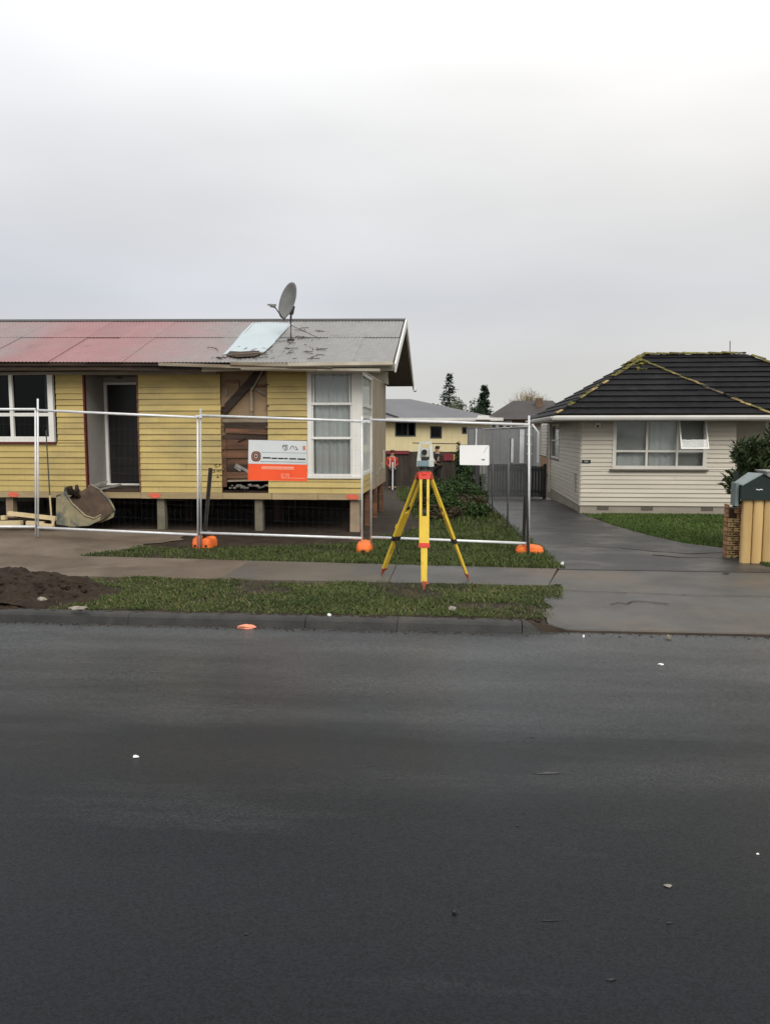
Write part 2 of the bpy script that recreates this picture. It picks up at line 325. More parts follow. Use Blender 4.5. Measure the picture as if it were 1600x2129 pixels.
# kerb stones, one by one, the last curving into the crossing
kerb = MB().box(-30, .2, 8.33, 8.40, -.2, -.13).build('kerb', 'kerb_concrete', kind='structure')
KX = [-30, -24, -18, -12, -9.2, -6.4, -3.6, -1.62, -.62, .70]
def kerbprof(x, y0): return [(x, y0-.035, -.12), (x, y0-.012, -.03), (x, y0+.01, -.006), (x, y0+.04, .004), (x, y0+.15, .004), (x, y0+.15, -.2), (x, y0-.035, -.2)]
for a, b in zip(KX[:-1], KX[1:]):
    jy = random.uniform(-.006, .006)
    MB().prism(kerbprof(a+.003, 8.29+jy), (0,0,0), (b-a-.006, 0, 0)).build('kerb_stone', 'kerb_concrete', kerb)
mb = MB(); prof = kerbprof(0, 0); n = 9; R0 = []
for i in range(n):
    t = i/(n-1); cxp = .706+.34*math.sin(t*.8); cyp = 8.29+.3*(1-math.cos(t*.8)); ang = t*.8
    drop = .10*sm(.1, 1, t)
    R0.append([(cxp-math.sin(ang)*p[1], cyp+math.cos(ang)*p[1], (p[2]-drop*(1 if p[2] > -.1 else 0))) for p in prof])
k = len(prof)
mb.add([q for r in R0 for q in r], [(i*k+j, i*k+(j+1)%k, (i+1)*k+(j+1)%k, (i+1)*k+j) for i in range(n-1) for j in range(k)] + [tuple(range(k)), tuple((n-1)*k+j for j in range(k))])
mb.build('kerb_stone', 'kerb_concrete', kerb)

def strip(ys, lf, rf, nx=10, dz=.004):
    mb = MB(); mb.v = []
    for y in ys:
        a, b = lf(y), rf(y)
        mb.v += [(a+(b-a)*i/nx, y, g(a+(b-a)*i/nx, y)+dz) for i in range(nx+1)]
    mb.f = [(j*(nx+1)+i, j*(nx+1)+i+1, (j+1)*(nx+1)+i+1, (j+1)*(nx+1)+i) for j in range(len(ys)-1) for i in range(nx)]
    return mb
def lerp(pts):
    def f(y):
        if y <= pts[0][0]: return pts[0][1]
        for (a, b), (c, d) in zip(pts[:-1], pts[1:]):
            if y <= c: return b+(d-b)*(y-a)/(c-a)
        return pts[-1][1]
    return f
# footpath of slabs
def path_near(x): return 10.42-.03*(x+4)*.5
def path_far(x): return 11.9-.07*(x+2)
pathroot = MB().box(-30, 1.28, 10.6, 11.4, -.3, -.1).build('footpath', 'path_concrete', kind='structure')
PX = [-30, -22, -14, -8.2, -5.9, -3.2, -.9, 1.3]
for a, b in zip(PX[:-1], PX[1:]):
    mb = MB(); a2, b2 = a+(.008 if a > -1 else .0015), b-(.008 if b > 1 else .0015)
    P = [(a2, path_near(a2), .008), (b2-(.09 if b > 1 else 0), path_near(b2), .008), (b2+(.19 if b > 1 else 0), path_far(b2), .008), (a2, path_far(a2), .008)]
    mb.prism(P, (0,0,0), (0,0,-.1)).build('slab', 'mud' if b < -3 else 'path_mud' if b < 0 else 'path_concrete', pathroot)
# muddy drive at the left
strip([11.95+.25*i for i in range(16)], lambda y: -14, (lambda y, f_=lerp([(11.95, -6.15), (12.6, -5.75), (13.6, -5.3), (15.7, -5.0)]): f_(y)+.12*math.sin(y*5)+.06*math.sin(y*13)), 40, .003).build('muddy_yard', 'mud', fix=False, kind='structure', smooth=True)
# driveway and vehicle crossing
DL = lerp([(8.42, .98), (9, 1.02), (10.4, 1.22), (11.6, 1.5), (13, 1.45), (15.7, 1.3), (23.5, .72), (27, .6)])
DR = lerp([(8.42, 40), (13.0, 40), (13.01, 5.9), (13.9, 4.75), (14.6, 4.1), (15.6, 3.75), (17.4, 3.35), (19.5, 3.1), (19.9, 3.12), (27, 3.12)])
vc = strip([8.40+.1*i for i in range(47)], lambda y: DL(y)+(.05*math.sin(y*7)+.035*math.sin(y*17+1))*sm(8.5, 8.9, y)*(1-sm(10, 10.4, y)), lambda y: 12, 50, .004)
n0 = len(vc.v); fr = list(vc.v[:51]); vc.v += [(a, b-.02, -.13) for a, b, c in fr]; vc.f += [(i, i+1, n0+i+1, n0+i) for i in range(50)]
vc.build('vehicle_crossing', 'path_concrete', fix=True, kind='structure')
strip([11.6+.2*i for i in range(80)], DL, lambda y: min(DR(y), 5.0), 14, .010).build('driveway', 'drive', fix=False, kind='structure', smooth=True)

# ------------------------------------------------------------------ grass
def smooth_noise(n=8, seed=1):
    r = np.random.default_rng(seed); a = r.random((64, 64))
    def f(x, y, s):
        u = (x*s) % 64; v = (y*s) % 64; i = np.floor(u).astype(int); j = np.floor(v).astype(int); fu = u-i; fv = v-j
        fu = fu*fu*(3-2*fu); fv = fv*fv*(3-2*fv); i1 = (i+1) % 64; j1 = (j+1) % 64
        return (a[i, j]*(1-fu)+a[i1, j]*fu)*(1-fv)+(a[i, j1]*(1-fu)+a[i1, j1]*fu)*fv
    return f
nz = smooth_noise(seed=3); nz2 = smooth_noise(seed=9)
def fnoise(x, y, s): return .55*nz(x, y, s)+.28*nz2(x, y, s*2.3)+.17*nz(y, x, s*5.1)
def blades(name, matn, x, y, h, wd, lean=.5, zf=g, tintamp=.5, label=None, cat='grass'):
    n = len(x); z = np.array([zf(a, b) for a, b in zip(x, y)])-.006
    th = rng.random(n)*2*np.pi; ph = rng.random(n)*2*np.pi; ln = h*lean*rng.random(n)
    dx, dy = np.cos(th)*wd/2, np.sin(th)*wd/2; lx, ly = np.cos(ph)*ln, np.sin(ph)*ln
    v = np.empty((n, 5, 3), np.float32)
    v[:, 0] = np.c_[x-dx, y-dy, z]; v[:, 1] = np.c_[x+dx, y+dy, z]
    v[:, 2] = np.c_[x+dx*.8+lx*.35, y+dy*.8+ly*.35, z+h*.6]; v[:, 3] = np.c_[x-dx*.8+lx*.35, y-dy*.8+ly*.35, z+h*.6]
    v[:, 4] = np.c_[x+lx, y+ly, z+h*(1-.25*rng.random(n))]
    base = np.arange(n)[:, None]*5
    tri = (base+np.array([[0,1,2,0,2,3,3,2,4]])).ravel()
    me = bpy.data.meshes.new(name); me.vertices.add(n*5); me.vertices.foreach_set('co', v.ravel())
    me.loops.add(n*9); me.loops.foreach_set('vertex_index', tri.astype(np.int32))
    me.polygons.add(n*3); me.polygons.foreach_set('loop_start', np.arange(0, n*9, 3, dtype=np.int32)); me.polygons.foreach_set('loop_total', np.full(n*3, 3, np.int32))
    me.update(); at_ = me.attributes.new('tint', 'FLOAT', 'POINT'); at_.data.foreach_set('value', np.repeat(rng.random(n)*tintamp+.25, 5).astype(np.float32))
    me.materials.append(M[matn]); o = bpy.data.objects.new(name, me); COL.objects.link(o); o['kind'] = 'stuff'
    if label: o['label'] = label; o['category'] = cat
    return o
def scatter(n, x0, x1, y0, y1, keep):
    x = rng.uniform(x0, x1, n); y = rng.uniform(y0, y1, n); k = keep(x, y); return x[k], y[k]
rv = lambda x: np.random.default_rng(5).random(len(x))
# verge between kerb and footpath
def keep_verge(x, y):
    e = fnoise(x, y, 3)*.34-.13
    right = np.interp(y, [8.3, 8.7, 10.4], [.70, 1.08, 1.34])
    k = (y > 8.43+.10*nz(x, y, 2)) & (y < np.array([path_near(a) for a in x])+.03+e*.7) & (x < right+e*.6)
    heap = np.hypot((x+5.65)/1.30, (y-9.15)/.80)
    dens = fnoise(x+7, y*1.3, 1.1)
    return k & ((heap > 1.0+e*1.6) | (rng.random(len(x)) < .05)) & (rng.random(len(x)) < np.clip(.12+3.4*(dens-.33)+.35*np.clip((x-.3)/.9, 0, 1), .06, 1))
x, y = scatter(150000, -8.2, 1.5, 8.4, 10.9, keep_verge)
hh = (.014+.045*fnoise(x, y, 1.6)**1.3)*(.5+.8*rng.random(len(x)))
blades('verge_grass', 'grass', x, y, hh, .007+.005*rng.random(len(x)), 1.7, label='patchy grass of the verge between kerb and footpath')
x, y = scatter(9000, -11, 1.4, 8.4, 10.9, keep_verge)
blades('dry_verge_grass', 'straw', x, y, .03+.03*rng.random(len(x)), .007+.004*rng.random(len(x)), 1.2, label='dry straw-coloured blades among the verge grass')
# front lawn
def keep_lawn(x, y):
    e = fnoise(x, y, 2.5)*.4-.18
    left = np.interp(y, [11.9, 12.6, 13.6, 15.6], [-6.2, -5.8, -5.3, -5.0]); right = np.interp(y, [11.5, 13, 15.7, 17], [1.55, 1.5, 1.32, 1.2])
    k = (y > np.array([path_far(a) for a in x])+e*.35) & (x > left+e) & (x < right+e*.5)
    back = np.interp(x, [-6, -3, -1.9, -.5], [13.3, 13.7, 14.2, 17])+e
    d = np.clip((back-y)*1.7, 0, 1)*np.clip(.35+2.4*(fnoise(x, y+9, .9)-.26), .15, 1)
    return k & (rng.random(len(x)) < d)
x, y = scatter(110000, -6.6, 1.8, 11.4, 17, keep_lawn)
hh = (.035+.085*fnoise(x, y, 1.2)**1.3)*(.5+.8*rng.random(len(x)))*np.interp(x, [-5, -1, 1.4], [.75, 1.0, 1.35])
blades('front_lawn_grass', 'grass', x, y, hh*.85, .009+.006*rng.random(len(x)), 1.3, label='rough green grass of the front lawn around the fence feet')
# back yard strip
def keep_back(x, y):
    e = fnoise(x, y, 1.5)*.6-.25
    return (x > np.interp(y, [16, 18, 33], [-.4, -1.0, -2.6])+e) & (x < np.interp(y, [16, 23.5, 33], [1.3, .68, .6])+e*.3) & (rng.random(len(x)) < np.clip(.4+2*(fnoise(x, y, .6)-.3), .1, 1))
x, y = scatter(30000, -3.2, 1.6, 16, 34, keep_back)
blades('back_yard_grass', 'grass', x, y, (.05+.10*fnoise(x, y, .8))*(.5+.8*rng.random(len(x))), .018+.01*rng.random(len(x)), .7, label='long grass of the strip between the two houses')
# lawn in front of the pale house
LE = lambda y: np.interp(y, [13.7, 13.9, 14.6, 15.6, 17.4, 19.6], [5.9, 4.75, 4.1, 3.75, 3.35, 3.12])
def keep_rl(x, y): return (x > LE(y)+fnoise(x, y, 2)*.2-.08) & (y > 13.85+fnoise(x, y, 2)*.2-.1) & (y < 19.86) & (rng.random(len(x)) < np.clip(.35+2.2*(fnoise(x, y, .9)-.25), .25, 1))
x, y = scatter(60000, 3, 9, 13.6, 19.9, keep_rl)
blades('neighbour_lawn_grass', 'lawn_grass', x, y, .035+.025*rng.random(len(x)), .015+.008*rng.random(len(x)), .6, label='short mown lawn in front of the pale house')
x, y = scatter(5200, 4.62, 6.5, 11.85, 12.45, lambda x, y: y > 12.1+.3*fnoise(x, y, 3)-.15)
blades('fence_side_grass', 'grass', x, y, .04+.03*rng.random(len(x)), .010+.006*rng.random(len(x)), .7, label='grass tufts along the foot of the yellow timber fence')

# clods on the heap
def lump(c, r, seed, sq=(1,1,.7), sub=2):
    bm = bmesh.new(); bmesh.ops.create_icosphere(bm, subdivisions=sub, radius=1); R = random.Random(seed); o1 = [R.uniform(0, 9) for _ in range(3)]
    from mathutils import noise as mn
    vs_ = []
    for v in bm.verts:
        q = 1+.55*mn.noise(v.co*1.3+V(o1))+.25*mn.noise(v.co*3.1+V(o1)); vs_.append((c[0]+v.co.x*r*sq[0]*q, c[1]+v.co.y*r*sq[1]*q, c[2]+v.co.z*r*sq[2]*q))
    fs_ = [tuple(v.index for v in f.verts) for f in bm.faces]; bm.free(); return vs_, fs_
mb = MB()
def heapz(u, v):
    x = -7.4+3.3*u; y = 8.46+1.6*v; d = math.hypot((x+5.75)/1.5, (y-9.2)/.86)
    from mathutils import noise as mn
    q = mn.noise(V((x*3, y*3, 0)))*.09+mn.noise(V((x*9, y*9, 3)))*.05+mn.noise(V((x*22, y*22, 5)))*.022
    return (x, y, g(x, y)-.03+max(0, (1-d))*.07+q*sm(1.15, .75, d)+(.045)*sm(1.12, .95, d))
mb.grid(heapz, 150, 74)
for i in range(260):
    a = random.uniform(0, 6.28); rr = random.random()**.6
    x, y = -5.75+1.35*rr*math.cos(a), 9.2+.76*rr*math.sin(a)
    if y < 8.5: continue
    mb.add(*lump((x, y, g(x, y)+.05*(1-rr)+.02), random.uniform(.012, .045), i, sub=1))
heap = mb.build('soil_heap', 'dark_soil', fix=False, origin=(-5.75, 9.2, 0)); heap['kind'] = 'stuff'; heap['label'] = 'dark heap of dug soil on the verge beside the kerb'; heap['category'] = 'soil'
mb = MB()
for i in range(900):
    x = random.uniform(-7, 6); y = 8.245-abs(random.gauss(0, .05)) if x < .4 else 8.37-abs(random.gauss(0, .07))
    mb.add(*[(lambda c, r: ([(c[0]+r*a, c[1]+r*b, c[2]+r*d) for a, b, d in ((-1,-.6,0), (1,-.5,0), (.2,1,0), (0,0,.7))], [(0,1,3), (1,2,3), (2,0,3)]))((x, y, -.1095), random.choice((.004, .006, .009, .012, .02)))][0])
o = mb.build('gutter_grit', 'soil', None, fix=False); o['kind'] = 'stuff'; o['label'] = 'grit and silt washed along the foot of the kerb'; o['category'] = 'grit'
mb = MB()
for i in range(420):
    x = random.uniform(-7, .9); y = random.uniform(8.36, 8.55); mb.add(*lump((x, y, g(x, y)-.005), random.uniform(.012, .04), 1500+i, (1.6, 1, .5), 1))
o = mb.build('kerb_soil', 'dark_soil', None, fix=False); o['kind'] = 'stuff'; o['label'] = 'crumbs of soil spilling onto the back of the kerb'; o['category'] = 'soil'
# cracks in the concrete
def crack(pts, wd_, parent):
    mb = MB(); P = [at(a, b, Z=0) for a, b in pts]; P = [V((p.x, p.y, g(p.x, p.y)+.0155)) for p in P]
    for p, q in zip(P[:-1], P[1:]):
        p = p.lerp(q, -.03)
        for k_ in range(4):
            a, b = p.lerp(q, k_/4), p.lerp(q, (k_+1.05)/4); mb.beam(a+V((0, random.uniform(-.015, .015), 0)), b+V((0, random.uniform(-.015, .015), 0)), wd_*random.uniform(.4, 1.3), .0012)
    o = mb.build('crack', 'dark_soil', parent, fix=False); o['kind'] = 'stuff'
VC = bpy.data.objects['vehicle_crossing']; DW = bpy.data.objects['driveway']
crack([(1268, 1252), (1285, 1249), (1300, 1251), (1318, 1246), (1340, 1247), (1362, 1249), (1388, 1251)], .014, VC); crack([(1165, 1226), (1220, 1230), (1300, 1234), (1420, 1236), (1600, 1240)], .008, VC)
crack([(1355, 1155), (1390, 1158), (1412, 1161)], .045, DW); crack([(1290, 1141), (1360, 1148), (1430, 1153), (1505, 1150)], .03, DW); crack([(1160, 1139), (1230, 1138), (1290, 1141)], .012, DW); crack([(1412, 1161), (1470, 1160), (1520, 1166)], .02, DW)
# shared ------------------------------------------------ END GROUND

# ================================================================== YELLOW HOUSE
YF = 15.8                                   # front wall plane
XR, XL = -1.9, -13.2                        # gable side, far left end
YB = 20.95
ZB0, ZB1, ZT = .645, .775, 3.24             # bearer bottom, bearer top / board bottom, soffit
yh = thing('yellow_house', 'damaged yellow weatherboard house on piles with rusty red iron roof', 'house', (-7, YF, 0))
BH = .1195
def board(parent, x0, x1, z0, z1, mt, yf, out=.034):
    e = .0
    mb = MB(); P = [(x0, yf, z0), (x0, yf-out, z0), (x0, yf-.006, z1+.006), (x0, yf, z1+.006)]
    mb.prism(P, (0,0,0), (x1-x0, 0, 0)); return mb.build('weatherboard', mt, parent)
def boards(parent, x0, x1, z0, z1, mt, yf, pitch, zbase, jit=.004, out=.030):
    z = zbase
    while z < z1-.01:
        if z+pitch > z0+.02:
            a = max(z, z0); b = min(z+pitch, z1)
            xa, xb = x0+random.uniform(-jit, jit), x1+random.uniform(-jit, jit); cuts = [xa, xb]
            if xb-xa > 1.2 and random.random() < .45: cuts = [xa, random.uniform(xa+.35, xb-.35), xb]
            for c0, c1_ in zip(cuts[:-1], cuts[1:]): board(parent, c0, c1_-(.003 if c1_ != xb else 0), a, b, mt, yf+random.uniform(-.002, .002), out+random.uniform(-.005, .004))
        z += pitch
X = lambda px, py=950: xat(px, py, YF)
xw1 = X(118)                 # right edge of left window
xp0, xp1 = X(180), X(292)    # porch recess
xg0, xg1 = X(461), X(558)    # gap where boards are torn off
xc0 = X(640)                 # corner window left
zw0 = zat(60, 917, YF)
wall = MB().box(XL, xp0-.004, YF+.002, YF+.09, ZB1, zw0-.02).box(xp1+.004, xg0-.02, YF+.002, YF+.09, ZB1, ZT).box(xg1+.03, xc0-.01, YF+.002, YF+.09, ZB1, ZT).box(xw1+.06, xp0-.004, YF+.002, YF+.09, zw0-.02, ZT).box(xc0-.01, XR-.03, YF+.002, YF+.09, ZB1, zat(690, 990, YF)).build('wall', 'lining', yh)
boards(wall, XL, xp0, ZB1, zw0-.03, 'yellow_board', YF, BH, ZB1)
boards(wall, xw1+.05, xp0, zw0-.03, ZT, 'yellow_board', YF, BH, ZB1)
boards(wall, xp1, xg0, ZB1, ZT, 'yellow_board', YF, BH, ZB1)
zcw = zat(690, 990, YF)      # sill of the corner window
boards(wall, xg1, xc0, zcw, ZT, 'yellow_board', YF, BH, ZB1)
boards(wall, xg1, XR, ZB1, zcw-.02, 'yellow_board', YF, BH, ZB1)
# corner trims and red-brown edges of the porch opening
box('corner_trim', 'maroon', yh, xp0-.012, xp0+.022, YF-.034, YF+.05, ZB1, ZT)
box('corner_trim', 'rust_wood', yh, xp1-.026, xp1+.004, YF-.034, YF+.06, ZB1, ZT)
# scribbles on the boards beside the gap
def strokes(parent, lines, r, matn, name='scribble'):
    mb = MB()
    for p, q in lines: mb.beam(p, q, r, .003, up=(0, 1, 0))
    return mb.build(name, matn, parent)
L1 = []
for (a, b, c, d) in [(447,966,452,964),(447,966,448,971),(448,971,453,970),(456,964,460,966),(457,964,456,971),(442,978,446,976),(446,976,447,981),(447,981,442,982),(450,977,454,981),(457,976,453,981),(459,976,458,982),(452,986,453,993),(450,993,456,992),(458,987,462,989)]:
    L1.append((at(a, b, Y=YF-.03), at(c, d, Y=YF-.03)))
strokes(wall, L1, .011, 'twig')
# bearer in lengths, some marked with orange paint
bearer = MB().box(XL, XR-.06, YF+.03, YF+.12, ZB0+.01, ZB1-.01).build('bearer', 'dark_wood', yh)
BX = [XL, X(-60), X(118), xp0+.3, xp1+.0, X(462), X(565), X(660), XR-.02]
for i, (a, b) in enumerate(zip(BX[:-1], BX[1:])):
    o = MB().box(a+.004, b-.004, YF-.03-.006*(i % 3), YF+.028, ZB0+.004*(i % 2), ZB1-.004).build('bearer_board', 'bearer_wood', bearer)
def blob(parent, cx, cz, rx, rz, yf, matn, seed, name='paint_mark', n=22):
    R = random.Random(seed); P = [(cx+rx*math.cos(2*math.pi*i/n)*R.uniform(.75, 1.1), yf, cz+max(-rz, min(rz, 1.25*rz*math.sin(2*math.pi*i/n)*R.uniform(.8, 1.1)))) for i in range(n)]
    return MB().prism(P, (0,0,0), (0, .002, 0)).build(name, matn, parent)
for i, (a, b) in enumerate([(16, 38), (308, 335), (718, 746)]):
    x0, x1 = X(a), X(b); blob(bearer, (x0+x1)/2, (ZB0+ZB1)/2+.0, (x1-x0)/2, .052, YF-.046, 'paint_mark', i)
# piles and floor frame
for j, yp in enumerate((15.93, 17.6, 19.2, 20.75)):
    for i, xp in enumerate((-11.4, -9.42, -8.05, -6.12, -4.05, -2.06)):
        wv = .077 if i != 5 else .09
        mb = MB(); mb.obox((xp, yp, .30), (1,0,0), (0,1,0), (0,0,1), wv*1.08, wv*1.08, .36, taper=.92)
        mb.build('pile', 'dark_wood' if j else 'pile_wood' if i in (1, 5) else 'pile_concrete', yh)  # rear rows coloured dark, painting in the shade under the house
box('pier_block', 'pile_wood', yh, -2.14, -1.96, 15.84, 16.02, -.05, .28)
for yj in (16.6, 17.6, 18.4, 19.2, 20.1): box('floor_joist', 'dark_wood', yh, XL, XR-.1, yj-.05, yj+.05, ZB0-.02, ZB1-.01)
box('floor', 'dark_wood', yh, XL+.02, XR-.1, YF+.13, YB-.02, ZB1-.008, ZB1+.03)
box('underfloor_blocker', 'dark_wood', yh, XL, XR-.1, YB-.05, YB-.01, -.3, ZB0-.06)  # dark board added to close the rear and darken the underfloor
for i, (a, b, zz) in enumerate([(-12.8, -9.8, .1), (-9.7, -8.2, .38), (-8.1, -7.1, .15), (-6.9, -6.5, .42), (-6.3, -5.6, .38), (-5.0, -4.3, .36), (-3.6, -3.1, .42), (-2.9, -2.0, .3)]):
    box('base_panel', 'pile_concrete', yh, a, b, YB-.12, YB-.07, zz, ZB0-.05)
# house shell
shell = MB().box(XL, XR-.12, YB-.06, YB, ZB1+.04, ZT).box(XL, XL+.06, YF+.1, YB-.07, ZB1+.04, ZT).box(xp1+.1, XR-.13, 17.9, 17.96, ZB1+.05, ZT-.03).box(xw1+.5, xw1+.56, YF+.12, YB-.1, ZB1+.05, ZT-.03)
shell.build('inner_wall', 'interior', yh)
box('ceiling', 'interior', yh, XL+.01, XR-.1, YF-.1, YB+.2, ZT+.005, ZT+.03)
# porch recess
YP = 16.76
box('porch_side', 'porch_paint', yh, xp0-.05, xp0-.001, YF+.1, YP, ZB1, ZT)
xq0 = xat(219, 900, YP); xq1 = xp1+.12
zdt = zat(260, 800, YP); zdb = zat(260, 1003, YP)
box('porch_back', 'porch_paint', yh, xp0-.001, xq1+.5, YP, YP+.05, zdt+.02, ZT).name
box('porch_back', 'porch_paint', yh, xp0-.001, xq0-.002, YP, YP+.05, ZB1, zdt+.02)
box('porch_side', 'interior', yh, xp1+.012, xp1+.05, YF+.1, YP-.001, ZB1, ZT)
box('porch_ceiling', 'soffit', yh, xp0-.05, xq1+.5, YF+.1, YP+.05, ZT-.035, ZT-.005)
door = MB().box(xq0+.08, xq0+.9, YP+.02, YP+.05, zdb, zdt-.01).build('door', 'door_dark', yh)
MB().box(xq0, xq0+.075, YP-.03, YP+.045, zdb-.02, zdt).box(xq0, xq0+1, YP-.03, YP+.045, zdt+.001, zdt+.05).box(xq0, xq0+1, YP-.05, YP+.045, zdb-.06, zdb-.021).build('door_frame', 'white_paint', door)
for k in range(4): box('door_louvre', 'door_dark', door, xq0+.13, xq0+.86, YP+.008, YP+.02, zdb+.15+k*.22, zdb+.32+k*.22)
vx = xat(249, 780, YP); vz = zat(249, 781, YP)
box('vent', 'vent_dark', yh, vx-.06, vx+.06, YP-.02, YP-.001, vz-.06, vz+.06)
MB().box(xp0+.02, xp1-.03, YF-.02, YP-.06, ZB1+.002, ZB1+.06).build('porch_floor', 'dark_wood', yh)
for k, (a, b, zz, dz) in enumerate([(185, 222, 1006, .02), (205, 252, 1012, -.015)]):
    p, q = at(a, zz+6, Y=YF-.05), at(b, zz-5, Y=YF+.2); MB().beam(p, q, .16, .03).build('broken_board', 'rubble', yh)
# ---- left window
def winframe(name, parent, xs_, zs_, y, fw, dep, matn='white_paint', outer=None):
    mb = MB(); ow = outer or fw
    for i, xx in enumerate(xs_):
        ww = ow if i in (0, len(xs_)-1) else fw
        mb.box(xx-ww/2, xx+ww/2, y-dep, y+.05, zs_[0]-ow/2, zs_[-1]+ow/2)
    for j, zz in enumerate(zs_):
        ww = ow if j in (0, len(zs_)-1) else fw
        for a, b in zip(xs_[:-1], xs_[1:]):
            wa = (ow if a == xs_[0] else fw)/2; wb = (ow if b == xs_[-1] else fw)/2
            mb.box(a+wa+.0005, b-wb-.0005, y-dep+.006, y+.05, zz-ww/2, zz+ww/2)
    return mb.build(name, matn, parent)
zw1 = zat(60, 776, YF); zwm = zat(60, 862, YF); xm = X(31); xr_ = X(112)
lw = winframe('window', yh, [X(-130), X(-50), xm, xr_], [zw0+.04, zwm, zw1+.02], YF-.01, .07, .035, outer=.11)
for a, b in ((X(-130), X(-50)), (X(-50), xm), (xm, xr_)):
    for c, d in ((zw0+.04, zwm), (zwm, zw1)):
        box('pane', 'glass_dark', lw, a+.036, b-.036, YF+.012, YF+.018, c+.036, d-.036)
box('sill', 'maroon', lw, X(-140), X(121), YF-.07, YF+.02, zw0-.055, zw0-.018)
def curtain(name, parent, x0, x1, z0, z1, y, folds, amp, matn):
    def fn(u, v):
        return (x0+(x1-x0)*u, y+amp*math.sin(u*folds*2*math.pi)+amp*.5*math.sin(u*folds*3.7+1), z0+(z1-z0)*v)
    return MB().grid(fn, int(folds*10), 1).build(name, matn, parent, smooth=True)
curtain('curtain', lw, X(94), X(113), zw0+.05, zw1, YF+.10, 3, .02, 'curtain')
# ---- torn gap
gy = YF+.10
gap = MB().box(xg0-.02, xg1+.03, gy, gy+.03, ZB1+.25, ZT).build('torn_gap', 'lining', yh)
zg = lambda py: zat(510, py, gy)
box('lining_panel', 'lining', gap, xg0, xat(525, 850, gy), gy-.02, gy-.001, zg(869), zg(803))
box('lining_panel', 'lining', gap, xat(530, 850, gy), xg1+.01, gy-.025, gy-.001, zg(869), zg(806))
box('stud', 'fascia_wood', gap, xat(522, 850, gy), xat(527, 850, gy), gy-.06, gy-.001, zg(869), zg(790))
box('ledger', 'rust_wood', gap, xat(528, 850, gy), xg1+.01, gy-.05, gy-.026, zg(805), zg(800))
MB().beam(at(464, 856, Y=gy-.06), at(545, 768, Y=gy-.06), .05, .16, up=(.7, 0, -.7)).build('brace', 'dark_wood', gap)
MB().beam(at(523, 812, Y=gy-.075), at(546, 772, Y=gy-.075), .03, .035, up=(0, 1, 0)).build('brace', 'fascia_wood', gap)
rows = [(872, 878, 'fascia_wood', 0), (880, 893, 'dark_wood', .2), (892, 902, 'rust_wood', -.5), (903, 913, 'dark_wood', .3), (914, 934, 'rust_wood', 0), (936, 952, 'rust_wood', .2), (953, 966, 'rust_wood', 0), (967, 980, 'dark_wood', -.2), (981, 994, 'rust_wood', 0)]
for i, (a, b, mt, tilt) in enumerate(rows):
    p = at(463+(i % 3)*3, (a+b)/2+tilt*3, Y=gy-.03-.012*(i % 3)); q = at(557, (a+b)/2-tilt*3, Y=gy-.03-.012*(i % 3))
    MB().beam(p, q, .03, (b-a)/100*.98, up=(0, 0, 1)).build('plank', mt, gap)
box('stud', 'rust_wood', gap, xat(464, 960, gy), xat(473, 960, gy), gy-.085, gy-.056, zg(1012), zg(914))
MB().beam(at(474, 1000, Y=gy-.08), at(556, 998, Y=gy-.08), .06, .03).build('plank', 'fascia_wood', gap)
for i in range(16):
    p = at(478+i*5.2, 1013+random.uniform(-4, 3), Y=YF+random.uniform(-.0, .08)); MB().add(*lump((p.x, p.y, p.z), random.uniform(.03, .055), 50+i, sub=1)).build('rubble', 'rubble', gap)
for i in range(9):
    p = at(random.uniform(464, 545), random.uniform(775, 985), Y=gy-.07); a_ = random.choice((0, 1.57, .4, -.5)); l_n = random.uniform(.12, .4)
    q = p+V((math.cos(a_)*l_n, random.uniform(-.02, .01), math.sin(a_)*l_n)); q.x = min(q.x, xg1); q.z = min(q.z, ZT-.02)
    MB().beam(p, q, .02, random.uniform(.02, .06), up=(0, 1, 0) if i % 2 else (0, 0, 1)).build('broken_batten', random.choice(('rust_wood', 'dark_wood', 'rubble')), gap)
for px_, s in ((462, -1), (558, 1)):  # broken board ends
    for k in range(5):
        p = at(px_+s*-2, 800+k*44, Y=YF-.02); MB().obox(p, (1,0,0), (0,1,0), (0,0,1), .03, .006, .02).build('splinter', 'rust_wood', gap)
# ---- corner window
xs0, xs1 = X(650), X(731); xcr = XR
zc = [zcw+.03]+[zat(690, p, YF) for p in (910, 839, 778)]
cw = MB().box(xc0, xs0-.006, YF-.03, YF+.05, zcw, ZT).box(xs1+.006, xcr, YF-.03, YF+.05, zcw, ZT).box(xs0-.006, xs1+.006, YF-.02, YF+.05, zc[3], ZT).build('corner_window', 'white_paint', yh)
MB().box(xc0-.02, xcr+.02, YF-.055, YF+.05, zcw-.045, zcw-.001).build('sill', 'white_paint', cw)
for j, (a, b) in enumerate(zip(zc[:-1], zc[1:])):
    ins = .0 if j < 2 else .02
    mb = MB(); f = .022
    mb.box(xs0+ins, xs0+f+ins, YF-.028, YF+.04, a+.012, b-.012).box(xs1-f-ins, xs1-ins, YF-.028, YF+.04, a+.012, b-.012)
    mb.box(xs0-.005, xs1+.005, YF-.05, YF+.04, a-.029, a+.018)
    s_ = mb.build('sash', 'white_paint', cw)
    box('pane', 'glass', s_, xs0+f+ins, xs1-f-ins, YF+.004, YF+.01, a+.012, b-.012)
curtain('curtain', cw, xs0-.04, xs1+.06, zcw+.02, ZT-.02, YF+.085, 6, .024, 'curtain')
